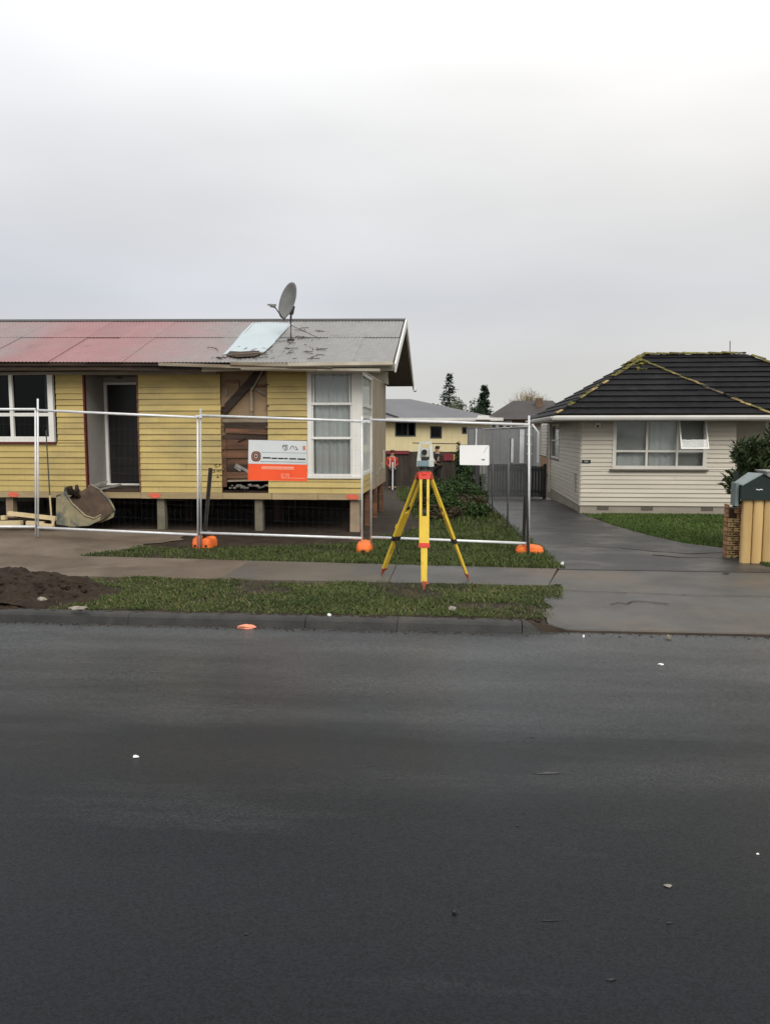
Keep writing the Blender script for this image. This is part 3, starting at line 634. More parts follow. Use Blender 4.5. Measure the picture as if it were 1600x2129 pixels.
# side face of the corner window and the gable side wall (faces +X)
def side(px, py, XX=XR): return at(px, py, X=XX)
ysw = side(773, 900).y
sw = MB().box(XR+.001, XR+.012, YF-.022, YF+.07, zcw+.001, ZT-.02).box(XR-.05, XR+.012, ysw-.12, ysw, zcw, ZT-.02).build('side_window', 'white_paint', yh)
zm1, zm2 = side(764, 845).z, side(764, 868).z
for zz in (zcw+.03, zm2, zm1, ZT-.06): box('rail', 'white_paint', sw, XR-.045, XR+.008, YF+.071, ysw-.121, zz-.03, zz+.03)
for a, b in ((zcw+.06, zm2-.03), (zm2+.03, zm1-.03), (zm1+.03, ZT-.09)): box('pane', 'glass_soft', sw, XR-.02, XR-.014, YF+.071, ysw-.121, a, b)
def fn(u, v): return (XR-.05+.012*math.sin(u*40), YF+.15+(ysw-YF-.2)*u, zcw+(ZT-zcw)*v)
MB().grid(fn, 50, 1).build('curtain', 'curtain', sw, smooth=True)
sidewall = MB().box(XR-.1, XR-.003, ysw+.001, YB, ZB1, ZT).box(XR-.1, XR-.003, YF+.05, ysw-.001, ZB1, zcw-.002).build('wall', 'tan_side', yh)
yy = ysw
while yy < YB-.05:
    e = min(yy+.42, YB); box('cladding_panel', 'tan_side', sidewall, XR-.003, XR+.014, yy+.006, e-.006, ZB1-.06, ZT+.0); yy = e
zz = ZB1
while zz < zcw-.05:
    P = [(XR-.003, YF-.02, zz), (XR+.02, YF-.02, zz), (XR+.003, YF-.02, zz+BH), (XR-.003, YF-.02, zz+BH)]
    MB().prism(P, (0,0,0), (0, ysw-YF, 0)).build('weatherboard', 'yellow_board', sidewall); zz += BH
MB().prism([(XR-.05, YF-.2, ZT+.002), (XR-.05, YB+.2, ZT+.002), (XR-.05, 18.4, 4.43)], (0,0,0), (.045, 0, 0)).build('gable_wall', 'cream_paint', yh)
for yp in (17.0, 18.6, 20.2): box('side_post', 'rust_wood', yh, XR-.09, XR+.02, yp-.06, yp+.06, -.06, ZB1-.02)
# fallen trim hanging from the side wall
for k in range(5):
    p = side(778+k*2.5, 985-k*3); MB().beam(p+V((.02+.01*k, -.1, .03*k-.1)), p+V((.06, .15, .05+.02*k)), .04, .012).build('broken_trim', 'rubble', yh)
p = side(795, 945); MB().beam((p.x+.03, p.y, p.z-.35), (p.x+.03, p.y, p.z+.12), .05, .03).build('broken_trim', 'cream_paint', yh)

# ---- roof
RY0, RY1, RY2 = 15.2, 18.42, 21.45
RXR = -1.2
ez, rz = 3.325, 4.575                        # eave and ridge height at the gable end
TL = .0105                                   # the roof sinks towards the gable
def rdz(x): return (RXR-x)*TL
roof = MB().prism([(RXR-.03, RY0+.12, ez+.0), (RXR-.03, RY1, rz-.06), (RXR-.03, RY2-.12, ez-.04), (RXR-.03, RY2-.12, ez-.07), (RXR-.03, RY1, rz-.1), (RXR-.03, RY0+.12, ez-.03)], (0,0,0), (XL-.5-RXR, 0, (RXR-XL)*TL)).build('roof', 'soffit', yh)
SWD = .76; ncol = 16
slope = math.hypot(RY1-RY0, rz-ez); sy, sz = (RY1-RY0)/slope, (rz-ez)/slope
def corr(length, ridges=10, front=True):
    mb = MB(); nn = ridges*6; m = 6
    def fn(u, v):
        h = .006*math.cos(u*ridges*2*math.pi); s = v*length
        return (SWD*1.006*u, s*sy-h*sz, s*sz+h*sy)
    mb.grid(fn, nn, m); me_o = mb.build('roof_sheet', 'roof_iron', None, smooth=True, fix=False); return me_o
def corr_back(length):
    slb = math.hypot(RY2-RY1, rz-ez); by, bz = (RY2-RY1)/slb, (rz-ez)/slb; mb = MB()
    mb.grid(lambda u, v: (SWD*1.006*u, v*slb*by, -v*slb*bz+.0085*math.cos(u*20*math.pi)), 40, 2); return mb.build('roof_sheet', 'roof_iron', None, smooth=True, fix=False)
low = corr(slope*.555); up_ = corr(slope*.47); bk = corr_back(1)
protos = {'low': low, 'up': up_, 'bk': bk}; used = set()
def put(kind, x, y, z, rot):
    o = protos[kind]
    if kind in used: o = o.copy(); COL.objects.link(o)
    used.add(kind); o.parent = roof; o.location = (x, y, z); o.rotation_euler = rot
for i in range(ncol):
    x = RXR-.02-SWD*(i+1)-.02; dzx = rdz(x)
    lift = .0006*(i % 2)
    put('low', x, RY0+random.uniform(-.025, .02), ez+dzx+lift+random.uniform(0, .001), (random.uniform(-.0008, .0008), TL, 0))
    put('up', x, RY0+(RY1-RY0)*.535, ez+(rz-ez)*.535+dzx+.014+lift, (random.uniform(-.0005, .0008), TL, 0))
    put('bk', x, RY1, rz+dzx+.005+lift, (0, TL, 0))
cap = MB()
xe = XL-.4
cap.prism([(RXR+.01, RY1-.17, rz-.035), (RXR+.01, RY1-.03, rz+.03), (RXR+.01, RY1+.03, rz+.03), (RXR+.01, RY1+.17, rz-.035), (RXR+.01, RY1+.15, rz-.05), (RXR+.01, RY1, rz+.01), (RXR+.01, RY1-.15, rz-.05)], (0,0,0), (xe-RXR, 0, (RXR-xe)*TL)).build('ridge_cap', 'dark_metal', roof)
# barge boards and verge lining at the gable
for (ya, za, yb, zb, mt) in ((RY0-.05, ez-.06, RY1, rz-.015, 'white_paint'), (RY1+.001, rz-.015, RY2+.05, ez-.06, 'cream_paint')):
    MB().beam((RXR+.015, ya, za-.04), (RXR+.015, yb, zb-.04), .03, .17).build('barge_board', mt, roof)
MB().add([(RXR-.005, RY0+.1, ez-.09), (RXR-.005, RY1, rz-.13), (RXR-.005, RY2-.1, ez-.09), (XR+.0, RY0+.1, ez-.09), (XR+.0, RY1, rz-.13), (XR+.0, RY2-.1, ez-.09)], [(0,1,4,3), (1,2,5,4)]).build('verge_soffit', 'soffit', roof, fix=False)
p = at(858, 797, X=RXR+.03); MB().tube([(RXR+.05, RY2+.02, ez-.16), (RXR+.05, RY2+.14, ez-.18)], .05, 10).build('gutter_end', 'galv', roof)
# boxed eave at the gable corner
MB().prism([(XR-.02, RY0+.12, ZT-.005), (XR-.02, YF-.04, ZT-.005), (XR-.02, YF-.04, ZT+.09)], (0,0,0), (.55, 0, 0)).build('boxed_eave', 'cream_paint', roof)
P = [(XR+.015, YF-.03, ZT), (RXR-.06, YF-.03, ZT), (RXR-.06, YF-.03, ZT-.2), (XR+.25, YF-.03, ZT-.05)]
MB().prism([at(758, 772, Y=YF-.05), at(806, 772, Y=YF-.05), at(807, 800, Y=YF-.05), at(798, 796, Y=YF-.05)], (0,0,0), (0, .03, 0)).build('boxed_eave', 'cream_paint', roof)
# front soffit, fascia and sagging gutter
MB().add([(XL, RY0+.1, ZT+.0+rdz(XL)*.4), (RXR-.1, RY0+.1, ZT), (RXR-.1, YF+.04, ZT), (XL, YF+.04, ZT+rdz(XL)*.4)], [(0,1,2,3)]).build('soffit', 'soffit_pale', roof, fix=False)
MB().beam((XL, YF-.05, ZT+.05-.04), (xg0-.05, YF-.05, ZT-.04+.0), .03, .07).build('frieze_board', 'soffit_pale', roof)
fx = [XL, -10.5, -8.3, -6.4, -5.0, -3.6, RXR-.02]
for i, (a, b) in enumerate(zip(fx[:-1], fx[1:])):
    za, zb = ez+rdz(a)-.075, ez+rdz(b)-.075
    sag = [0, 0, 0, .015, .03, .01, 0]
    MB().beam((a+.003, RY0+.10, za-sag[i]), (b-.003, RY0+.10, zb-sag[i+1]), .025, .13).build('fascia_board', ('fascia_wood', 'dark_wood', 'dark_wood', 'dark_wood', 'fascia_wood', 'cream_paint')[i], roof)
def gutter(a, b, za, zb, mt, y=RY0+.03, hgt=.10):
    mb = MB(); pr = [(-.06, 0), (-.06, -hgt*.7), (-.03, -hgt), (.05, -hgt), (.05, -.01), (.043, -.01), (.043, -hgt+.008), (-.027, -hgt+.008), (-.052, -hgt*.68), (-.052, 0)]
    k = len(pr); mb.add([(x, y+p[0], z+p[1]) for x, z in ((a, za), (b, zb)) for p in pr], [(j, (j+1) % k, k+(j+1) % k, k+j) for j in range(k)]+[tuple(range(k)), tuple(k+j for j in range(k))])
    return mb.build('gutter', mt, roof)
def xe_(px): return xat(px, 760, RY0)
def ze_(px, py): return zat(px, py, RY0)
gutter(xe_(480), xe_(690), ze_(480, 752), ze_(690, 758), 'fascia_wood', RY0+.02, .09)
gutter(xe_(600), RXR-.03, ze_(600, 755), ze_(822, 752), 'gutter_cream', RY0-.02, .085)
gutter(xe_(500), xe_(790), ze_(500, 762), ze_(790, 766), 'gutter_cream', RY0+.06, .07)
MB().beam((xe_(330), RY0+.0, ze_(330, 757)), (xe_(660), RY0+.0, ze_(660, 767)), .02, .06).build('hanging_trim', 'fascia_wood', roof)
MB().beam((xe_(-40), RY0+.05, ze_(-40, 757)), (xe_(330), RY0+.05, ze_(330, 757)), .02, .05).build('hanging_trim', 'dark_wood', roof)
# twigs and debris lying on the iron
def roofpt(px, py, lift=.02):
    r = ray(px, py); # intersect with front slope (tilted by TL)
    nrm = V((-TL*-1*-1, -(rz-ez)/(RY1-RY0), 1)); 
    # plane: z = ez + (y-RY0)*k + (RXR-x)*TL
    k_ = (rz-ez)/(RY1-RY0); den = r.z-k_*r.y+TL*r.x; t = (ez-RY0*k_+RXR*TL-EYE+lift)/den
    q = r*t; q.z += EYE; return q
mb = MB()
for i in range(70):
    px_ = random.uniform(440, 665) if i > 14 else random.uniform(590, 690); py_ = random.uniform(722, 748) if i > 14 else random.uniform(675, 735)
    if 470 < px_ < 600 and py_ < 722: continue
    p = roofpt(px_, py_); a = random.uniform(0, 6.28); l_n = random.uniform(.05, .28)
    q = p+V((math.cos(a)*l_n, math.sin(a)*l_n*.6, math.sin(a)*l_n*.6*.39+random.uniform(0, .03)))
    mb.tube([p, (p+q)/2+V((0, .02, .01)), q], .006, 4)
db = mb.build('roof_debris', 'twig', None); db['kind'] = 'stuff'; db['label'] = 'dead twigs and leaves lying on the iron roof below the dish'; db['category'] = 'twigs'
# white plastic sheet over the hole
c4 = [roofpt(462, 738, .012), roofpt(546, 736, .012), roofpt(613, 672, .012), roofpt(523, 671, .012)]
def tf(u, v):
    a = c4[0].lerp(c4[1], u); b = c4[3].lerp(c4[2], u); p = a.lerp(b, v)
    edge = .03*math.sin(u*11+1)*(1-v)
    bulge = .008*math.sin(u*3.1)+.006*math.sin(u*7+v*5)+.01*(1-v)*(u*(1-u))
    return (p.x+.02*math.sin(v*6), p.y+edge*.5, p.z+bulge+.01)
tp = MB(); tp.grid(tf, 26, 20); tp = tp.build('plastic_sheet', 'tarp', None, smooth=True, fix=False, origin=tuple(c4[0]))
sol = tp.modifiers.new('thick', 'SOLIDIFY'); sol.thickness = .006
tp['label'] = 'pale blue-white plastic sheet covering a hole in the iron roof'; tp['category'] = 'plastic sheet'
# hole edge below the sheet
mb = MB(); P = [roofpt(a, b, .04) for a, b in ((470, 739), (478, 731), (500, 732), (538, 730), (543, 736), (530, 741), (490, 743))]
mb.prism(P, (0,0,0), (0, 0, .012)).build('hole_edge', 'dark_wood', roof)
for k in range(4):
    MB().beam(roofpt(474+k*14, 738-k, .06), roofpt(505+k*14, 735-k, .06), .035, .012).build('broken_batten', 'fascia_wood', roof)

# ================================================================== SATELLITE DISH
DB = roofpt(605, 706, .01); dish = thing('satellite_dish', 'grey oval satellite dish on a mast above the roof ridge', 'satellite dish', DB)
DY = DB.y
dt = at(606, 652, Y=DY)
MB().tube([DB, (DB.x, DY, dt.z-.12), (dt.x-.01, DY, dt.z)], .022, 8).build('mast', 'dark_metal', dish)
box('base_plate', 'dark_metal', dish, DB.x-.07, DB.x+.07, DY-.07, DY+.07, DB.z-.03, DB.z+.012)
st = roofpt(665, 704, .01); st2 = roofpt(570, 712, .01); tp_ = V((DB.x, DY, DB.z+.30))
MB().tube([tp_+V((.0,0,.0)), st], .007, 6).build('stay', 'dark_metal', dish)
MB().tube([tp_, st2], .007, 6).build('stay', 'dark_metal', dish)
dc = at(601, 626, Y=DY); 
aim = V((-.66, -.70, .26)).normalized()      # dish looks left, towards the street
uu = V((0,0,1))-aim*aim.z; uu.normalize(); rr_ = uu.cross(aim)
ra, rb = .30, .40
mb = MB()
def df(u, v):
    th = u*2*math.pi; q = v; s = q*q*.09
    return dc+(rr_*math.cos(th)*ra+uu*math.sin(th)*rb)*q+aim*(s-.05)
mb.grid(df, 40, 8); refl = mb.build('reflector', 'dish_grey', dish, smooth=True)
s2 = refl.modifiers.new('thick', 'SOLIDIFY'); s2.thickness = .012
lnb = at(566, 635, Y=DY-.25); bot = dc-uu*rb*.92
MB().tube([bot, bot-uu*.06+aim*.02, lnb+V((.05, 0, -.03))], .012, 6).build('feed_arm', 'dark_metal', dish)
MB().tube([lnb+V((.06, .03, -.02)), lnb+V((-.04, -.02, .0))], .035, 10).beam(lnb+V((-.10, -.02, .012)), lnb+V((.08, .02, .012)), .05, .025).build('receiver_head', 'dish_grey', dish)
MB().obox(dc-aim*.09-uu*.16, rr_, uu, aim, .05, .09, .05).build('mount', 'dark_metal', dish)
MB().beam(dc-aim*.10-uu*.16, (dt.x, DY, dt.z), .05, .05).build('mount_arm', 'dark_metal', dish)

# ================================================================== PALE HOUSE
ph = thing('pale_house', 'cream weatherboard house with black tiled hip roof and mossy ridge', 'house', (5, 20, 0))
PX0, PX1, PYF, PYB = 3.06, 6.72, 19.9, 26.0
PX2, PYM = 10.6, 21.1
PZ0, PZ1 = .205, 2.345
PH_ = .1075
core = MB().box(PX0+.004, PX1-.004, PYF+.03, PYF+.09, PZ0, 1.0).box(PX0+.004, 3.7, PYF+.03, PYF+.09, 1.0, PZ1).box(6.1, PX1-.004, PYF+.03, PYF+.09, 1.0, PZ1).build('wall', 'pale_board', ph)
wx0, wx1 = xat(1276, 930, PYF), xat(1464, 930, PYF); wz0, wz1 = zat(1370, 972, PYF), zat(1370, 874, PYF)
z = PZ0
boards(core, PX0+.0, PX1, PZ0, wz0-.04, 'pale_board', PYF, PH_, PZ0, 0, .034)
boards(core, PX0+.0, wx0-.02, wz0-.04, PZ1, 'pale_board', PYF, PH_, PZ0, 0, .034)
boards(core, wx1+.03, PX1, wz0-.04, PZ1, 'pale_board', PYF, PH_, PZ0, 0, .034)
# recessed right part
core2 = MB().box(PX1, PX2, PYM+.03, PYM+.09, PZ0, PZ1).build('wall', 'pale_board', ph)
boards(core2, PX1-.05, PX2, PZ0, PZ1, 'pale_board', PYM, PH_, PZ0, 0, .034)
core3 = MB().box(PX1-.07, PX1-.005, PYF+.09, PYM+.03, PZ0, PZ1).build('wall', 'pale_board', ph)
# side wall along the drive
ysA, ysB = at(1163, 920, X=PX0).y, at(1147, 920, X=PX0).y
ysC, ysD = at(1137, 920, X=PX0).y, at(1125, 920, X=PX0).y
core4 = MB().box(PX0+.03, PX0+.09, PYF+.1, PYB, PZ0, PZ1).build('wall', 'pale_board', ph)
z = PZ0
while z < PZ1-.02:
    z1_ = min(z+PH_, PZ1)
    segs = [(PYF-.022, PYB)] if z1_ < 1.2 or z > 2.25 else [(PYF-.022, ysA), (ysB, ysC), (ysD, PYB)]
    for a, b in segs:
        MB().prism([(PX0+.03, a, z), (PX0-.032, a, z), (PX0-.004, a, z1_+.005), (PX0+.03, a, z1_+.005)], (0,0,0), (0, b-a, 0)).build('weatherboard', 'pale_board', core4)
    z += PH_
for a, b in ((ysA, ysB), (ysC, ysD)):
    ws = MB().box(PX0-.03, PX0+.04, a, a+.06, 1.2, 2.28).box(PX0-.03, PX0+.04, b-.06, b, 1.2, 2.28).box(PX0-.03, PX0+.04, a+.061, b-.061, 1.2, 1.26).box(PX0-.03, PX0+.04, a+.061, b-.061, 2.22, 2.28).box(PX0-.02, PX0+.04, a+.061, b-.061, 1.74, 1.78).build('side_window', 'pale_trim', ph)
    box('pane', 'glass', ws, PX0+.005, PX0+.01, a+.061, b-.061, 1.26, 2.22)
    box('blind', 'blind', ws, PX0+.042, PX0+.05, a+.0, b-.0, 1.26, 2.26)
    box('sill', 'vent_dark', ws, PX0-.06, PX0+.02, a-.03, b+.03, 1.165, 1.199)
pp = at(1143, 900, X=PX0-.06); MB().tube([(PX0-.06, pp.y, .1), (PX0-.06, pp.y, 2.33)], .035, 8).build('downpipe', 'pale_trim', ph)
pp = at(1118, 900, X=PX0-.1); MB().tube([(PX0-.1, pp.y, .9), (PX0-.1, pp.y, 2.0), (PX0-.35, pp.y+.05, 2.35)], .04, 8).build('downpipe', 'white_post', ph)
mp_ = at(1194, 1012, X=PX0-.03); MB().box(PX0-.05, PX0-.024, mp_.y-.13, mp_.y+.13, .5, .95).build('meter_box', 'pale_board', ph)
# foundation with vents
fd = MB().box(PX0-.005, PX1+.0, PYF+.0, PYF+.1, -.3, PZ0-.006).box(PX0-.005, PX0+.1, PYF+.101, PYB, -.4, PZ0-.006).box(PX1+.001, PX2, PYM+.0, PYM+.1, -.3, PZ0-.006).build('foundation', 'foundation', ph)
for px_ in (1252, 1344, 1469):
    a = xat(px_, 1055, PYF); MB().box(a-.14, a+.14, PYF-.012, PYF-.001, PZ0-.11, PZ0-.012).build('foundation_vent', 'vent_dark', fd)
for a in (20.9, 22.6, 24.3): box('foundation_joint', 'vent_dark', fd, PX0-.008, PX0-.0055, a-.012, a+.012, -.1, PZ0-.01)
# corner boards
box('corner_trim', 'pale_trim', ph, PX0-.038, PX0-.033, PYF-.02, PYF+.03, PZ0, PZ1-.02)
# front window
c1, c2 = xat(1343, 930, PYF), xat(1406, 930, PYF)
zmid = zat(1370, 938, PYF)
fw = winframe('window', ph, [wx0, c1, c2, wx1], [wz0, zmid, wz1+.02], PYF+.0, .05, .04, 'pale_trim', outer=.085)
for i, (a, b) in enumerate(((wx0, c1), (c1, c2), (c2, wx1))):
    for j, (c, d) in enumerate(((wz0, zmid), (zmid, wz1))):
        if i == 2 and j == 1: continue
        box('pane', 'glass', fw, a+.026, b-.026, PYF+.012, PYF+.018, c+.026, d-.024)
box('sill', 'vent_dark', fw, wx0-.10, wx1+.08, PYF-.09, PYF+.0, wz0-.085, wz0-.046)
curtain('curtain', fw, wx0-.02, c1, wz0, zmid+.02, PYF+.13, 4, .014, 'curtain')
box('blind', 'blind', fw, wx0, c1, PYF+.085, PYF+.095, zmid, wz1+.05)
curtain('curtain', fw, c1, c2, wz0-.02, wz1+.05, PYF+.14, 5, .018, 'curtain')
box('blind', 'blind', fw, c2, wx1, PYF+.16, PYF+.17, wz0-.03, wz1+.05)
# awning sash, hinged at the top and pushed open
ha = math.radians(24); sl = wz1-zmid-.03; hz = wz1+.0; ax_ = V((1,0,0)); dn = V((0, -math.sin(ha), -math.cos(ha))); nn_ = ax_.cross(dn)
x0s, x1s = c2+.0, wx1-.0
def sp(x, s, o=0): return V((x, PYF-.045, hz))+dn*s+nn_*o
sash = MB().beam(sp(x0s+.02, 0), sp(x0s+.02, sl), .035, .03, up=nn_).beam(sp(x1s-.02, 0), sp(x1s-.02, sl), .035, .03, up=nn_).beam(sp(x0s+.003, sl+.018), sp(x1s-.003, sl+.018), .036, .031, up=nn_).beam(sp(x0s+.003, -.018), sp(x1s-.003, -.018), .036, .031, up=nn_).build('open_sash', 'white_paint', fw)
MB().obox(sp((x0s+x1s)/2, sl/2), ax_, dn, nn_, (x1s-x0s)/2-.04, sl/2-.001, .003).build('pane', 'glass', sash)
# number plate, lamp
a, b = at(1209, 957, Y=PYF-.03), at(1227, 962, Y=PYF-.03)
npl = box('number_plate', 'ink', ph, a.x, b.x, PYF-.036, PYF-.026, b.z-.01, a.z+.01)
for q in (-.035, .0, .03): box('numeral', 'white_paint', npl, (a.x+b.x)/2+q-.004, (a.x+b.x)/2+q+.006, PYF-.039, PYF-.0365, b.z+.01, a.z-.008)
q = at(1241, 884, Y=PYF-.05); lampo = MB().box(q.x-.07, q.x+.07, PYF-.10, PYF-.026, q.z-.06, q.z+.07).build('wall_lamp', 'pale_trim', ph)
box('lens', 'vent_dark', lampo, q.x-.03, q.x+.03, PYF-.108, PYF-.101, q.z-.05, q.z+.0)
rw = winframe('window', ph, [xat(1590, 930, PYM), xat(1650, 930, PYM)], [1.2, 1.8, 2.3], PYM-.0, .05, .035, 'white_paint', outer=.08)
box('pane', 'glass_dark', rw, xat(1590, 930, PYM)+.04, xat(1650, 930, PYM)-.04, PYM-.02, PYM-.012, 1.24, 2.26)
# room behind the window
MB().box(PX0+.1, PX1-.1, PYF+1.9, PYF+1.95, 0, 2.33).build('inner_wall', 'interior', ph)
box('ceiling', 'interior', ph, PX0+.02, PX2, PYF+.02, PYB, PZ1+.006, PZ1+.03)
box('back_wall', 'pale_board', ph, PX0+.1, PX2, PYB-.1, PYB-.03, -.3, PZ1)
box('end_wall', 'pale_board', ph, PX2-.06, PX2, PYM+.1, PYB-.11, -.3, PZ1)
# ---- roof
E0, EY, EX1 = 2.34, 19.3, 7.26; EYM, EYB, EX2 = 20.55, 26.45, 11.05
ZE, KP = 2.43, .605
hw = (EX1-E0)/2; A_ = V((E0+hw, EY+hw, ZE+KP*hw)); hm = (EYB-EYM)/2
R1 = V((E0+hm, EYM+hm, ZE+KP*hm)); R2 = V((EX2-hm, EYM+hm, ZE+KP*hm)); B_ = V((A_.x, EYM+hw, A_.z))
proof = MB()
proof.add([(E0+.03, EY+.03, ZE-.05), (EX1-.03, EY+.03, ZE-.05), (EX1-.03, EYM+.03, ZE-.05), (EX2-.03, EYM+.03, ZE-.05), (EX2-.03, EYB-.03, ZE-.05), (E0+.03, EYB-.03, ZE-.05), A_-V((0,0,.06)), B_-V((0,0,.06)), R1-V((0,0,.06)), R2-V((0,0,.06))],
    [(0,1,6), (1,2,7,6), (2,3,9,8,7), (3,4,9), (4,5,8,9), (5,0,6,7,8)])
proof = proof.build('roof', 'dark_wood', ph)
def tiles(poly, e, name='tile_course'):
    e = V(e).normalized(); o = V(poly[0]); nrm = None
    for i in range(1, len(poly)-1):
        c = (V(poly[i])-o).cross(V(poly[i+1])-o)
        if c.length > 1e-3: nrm = c.normalized(); break
    if nrm.z < 0: nrm = -nrm
    s = nrm.cross(e)
    if s.z < 0: s = -s
    P = [((V(p)-o).dot(e), (V(p)-o).dot(s)) for p in poly]; smax = max(p[1] for p in P)
    def bounds(t):
        xs_ = []
        for (a, b), (c, d) in zip(P, P[1:]+P[:1]):
            if abs(d-b) < 1e-9:
                if abs(t-b) < 1e-6: xs_ += [a, c]
            elif min(b, d)-1e-9 <= t <= max(b, d)+1e-9: xs_.append(a+(c-a)*(t-b)/(d-b))
        return (min(xs_), max(xs_)) if xs_ else None
    t = 0.0; st = .293
    while t < smax-.03:
        t1 = min(t+st, smax-.002); b0 = bounds(max(t, 1e-4)); b1 = bounds(t1)
        if b0 and b1:
            n_c = max(3, int((b0[1]-b0[0])/.075)); mb = MB(); V_ = []
            for i in range(n_c+1):
                u = i/n_c; xa = b0[0]+(b0[1]-b0[0])*u; xb = b1[0]+(b1[1]-b1[0])*u
                wv = lambda x: .003*math.cos(x*2*math.pi/.3)
                V_ += [o+e*xa+s*t, o+e*xa+s*t+nrm*(.034+wv(xa)), o+e*xb+s*(t1+.0)+nrm*(.006+wv(xb))]
            F_ = []
            for i in range(n_c):
                a = i*3; F_ += [(a, a+3, a+4, a+1), (a+1, a+4, a+5, a+2)]
            mb.add(V_, F_); mb.build(name, 'roof_tile', proof, fix=False)
        t = t1
fl = [V((E0, EY, ZE)), V((EX1, EY, ZE)), A_]; tiles(fl, (1,0,0))
tiles([V((E0, EY, ZE)), V((E0, EYB, ZE)), R1, B_, A_], (0,1,0))
tiles([V((EX1, EYM, ZE)), V((EX2, EYM, ZE)), R2, R1, B_], (1,0,0))
tiles([V((EX1, EY, ZE)), V((EX1, EYM, ZE)), B_, A_], (0,1,0))
def caps(p, q, mt, st=.36, r=.085, mossn=0):
    p, q = V(p), V(q); d = q-p; n_ = int(d.length/st); d.normalize(); sdv = d.cross(V((0,0,1))).normalized(); up_v = sdv.cross(d)
    for i in range(n_):
        a = p+d*(i*st); b = p+d*((i+1)*st+.03); mb = MB(); k = 7; ring = []
        jz = random.uniform(-.008, .012)
        for c, rr, lz in ((a, r*1.08, .035), (b, r*.92, .02)):
            ring += [c+sdv*rr*math.cos(math.pi*j/(k-1))+up_v*(rr*.62*math.sin(math.pi*j/(k-1))+lz+jz-.012) for j in range(k)]
        mb.add(ring, [(j, j+1, k+j+1, k+j) for j in range(k-1)]+[tuple(range(k)), tuple(k+j for j in range(k))])
        m_ = mt(i/n_) if callable(mt) else mt
        mb.build('ridge_tile', m_, proof)
def moss(p, q, n_, spread, r0, r1):
    for i in range(n_):
        c = V(p).lerp(V(q), random.random()); a = (random.uniform(-spread, spread), random.uniform(-spread, spread)*.5)
        c = c+V((a[0], a[1], .05-abs(a[0])*KP*.9)); mb = MB().add(*lump(c, random.uniform(r0, r1), 300+i, (1.4, 1, .5), 1)); mossmb.add(mb.v, mb.f)
mossmb = MB()
hipmat = lambda t: 'mossy_cap' if t > .75 or random.random() < .3 else ('hip_cap' if random.random() < .62 else 'roof_tile')
caps((E0, EY, ZE), A_, hipmat, .25, .05); caps((EX1, EY, ZE), A_, hipmat, .25, .05)
caps(B_, R1, 'mossy_cap'); caps(R1, R2, lambda t: 'mossy_cap'); caps((EX2, EYM, ZE), R2, hipmat); caps(A_, B_, 'mossy_cap')
moss(R1, R2, 70, .06, .025, .06); moss(A_, A_+V((.0, -.5, -.3)), 30, .25, .02, .06); moss(A_, B_, 20, .12, .02, .06); moss(B_, R1, 16, .12, .02, .06)
moss(A_, A_.lerp(V((E0, EY, ZE)), .35), 16, .06, .02, .05); moss(A_, (E0, EY, ZE), 46, .05, .012, .035); moss(A_, (EX1, EY, ZE), 46, .05, .012, .035); moss(R1, R1+V((-.5, -.2, -.3)), 30, .2, .02, .05)
o = mossmb.build('moss', 'moss', proof, fix=False); o['kind'] = 'stuff'
# fascia, gutter, soffit
def pgut(p, q, nv):
    p, q, nv = V(p), V(q), V(nv); c = .0
    mb = MB(); pr = [(0, .0), (.11, .0), (.11, -.035), (.085, -.085), (0, -.085)]
    mb.add([b+nv*a[0]+V((0, 0, a[1])) for b in (p, q) for a in pr], [(j, (j+1) % 5, 5+(j+1) % 5, 5+j) for j in range(5)]+[(0,1,2,3,4), (5,6,7,8,9)])
    return mb.build('gutter', 'white_paint', proof)
pgut((E0-.08, EY-.0, ZE-.035), (EX1+.3, EY-.0, ZE-.035), (0,-1,0)); pgut((E0, EY+.001, ZE-.035), (E0, EYB, ZE-.035), (-1,0,0)); pgut((EX1+.11, EYM-.0, ZE-.035), (EX2, EYM, ZE-.035), (0,-1,0))
MB().box(E0+.001, EX1, EY+.001, EY+.025, ZE-.15, ZE-.02).box(E0+.001, E0+.025, EY+.026, EYB, ZE-.15, ZE-.02).box(EX1+.0005, EX2, EYM+.001, EYM+.025, ZE-.15, ZE-.02).build('fascia', 'pale_trim', proof)
MB().box(E0+.026, EX1-.001, EY+.026, PYF+.02, ZE-.13, ZE-.115).box(E0+.026, PX0+.02, PYF+.021, EYB, ZE-.13, ZE-.115).box(PX1-.02, EX2, EYM+.026, PYM+.02, ZE-.131, ZE-.116).build('soffit', 'soffit_pale', proof)
ap = at(1519, 735, Y=23.5); at_ = at(1519, 708, Y=23.5)
MB().tube([(ap.x, 23.6, ap.z-.1), (at_.x, 23.6, at_.z)], .012, 6).build('aerial', 'dark_metal', ph)

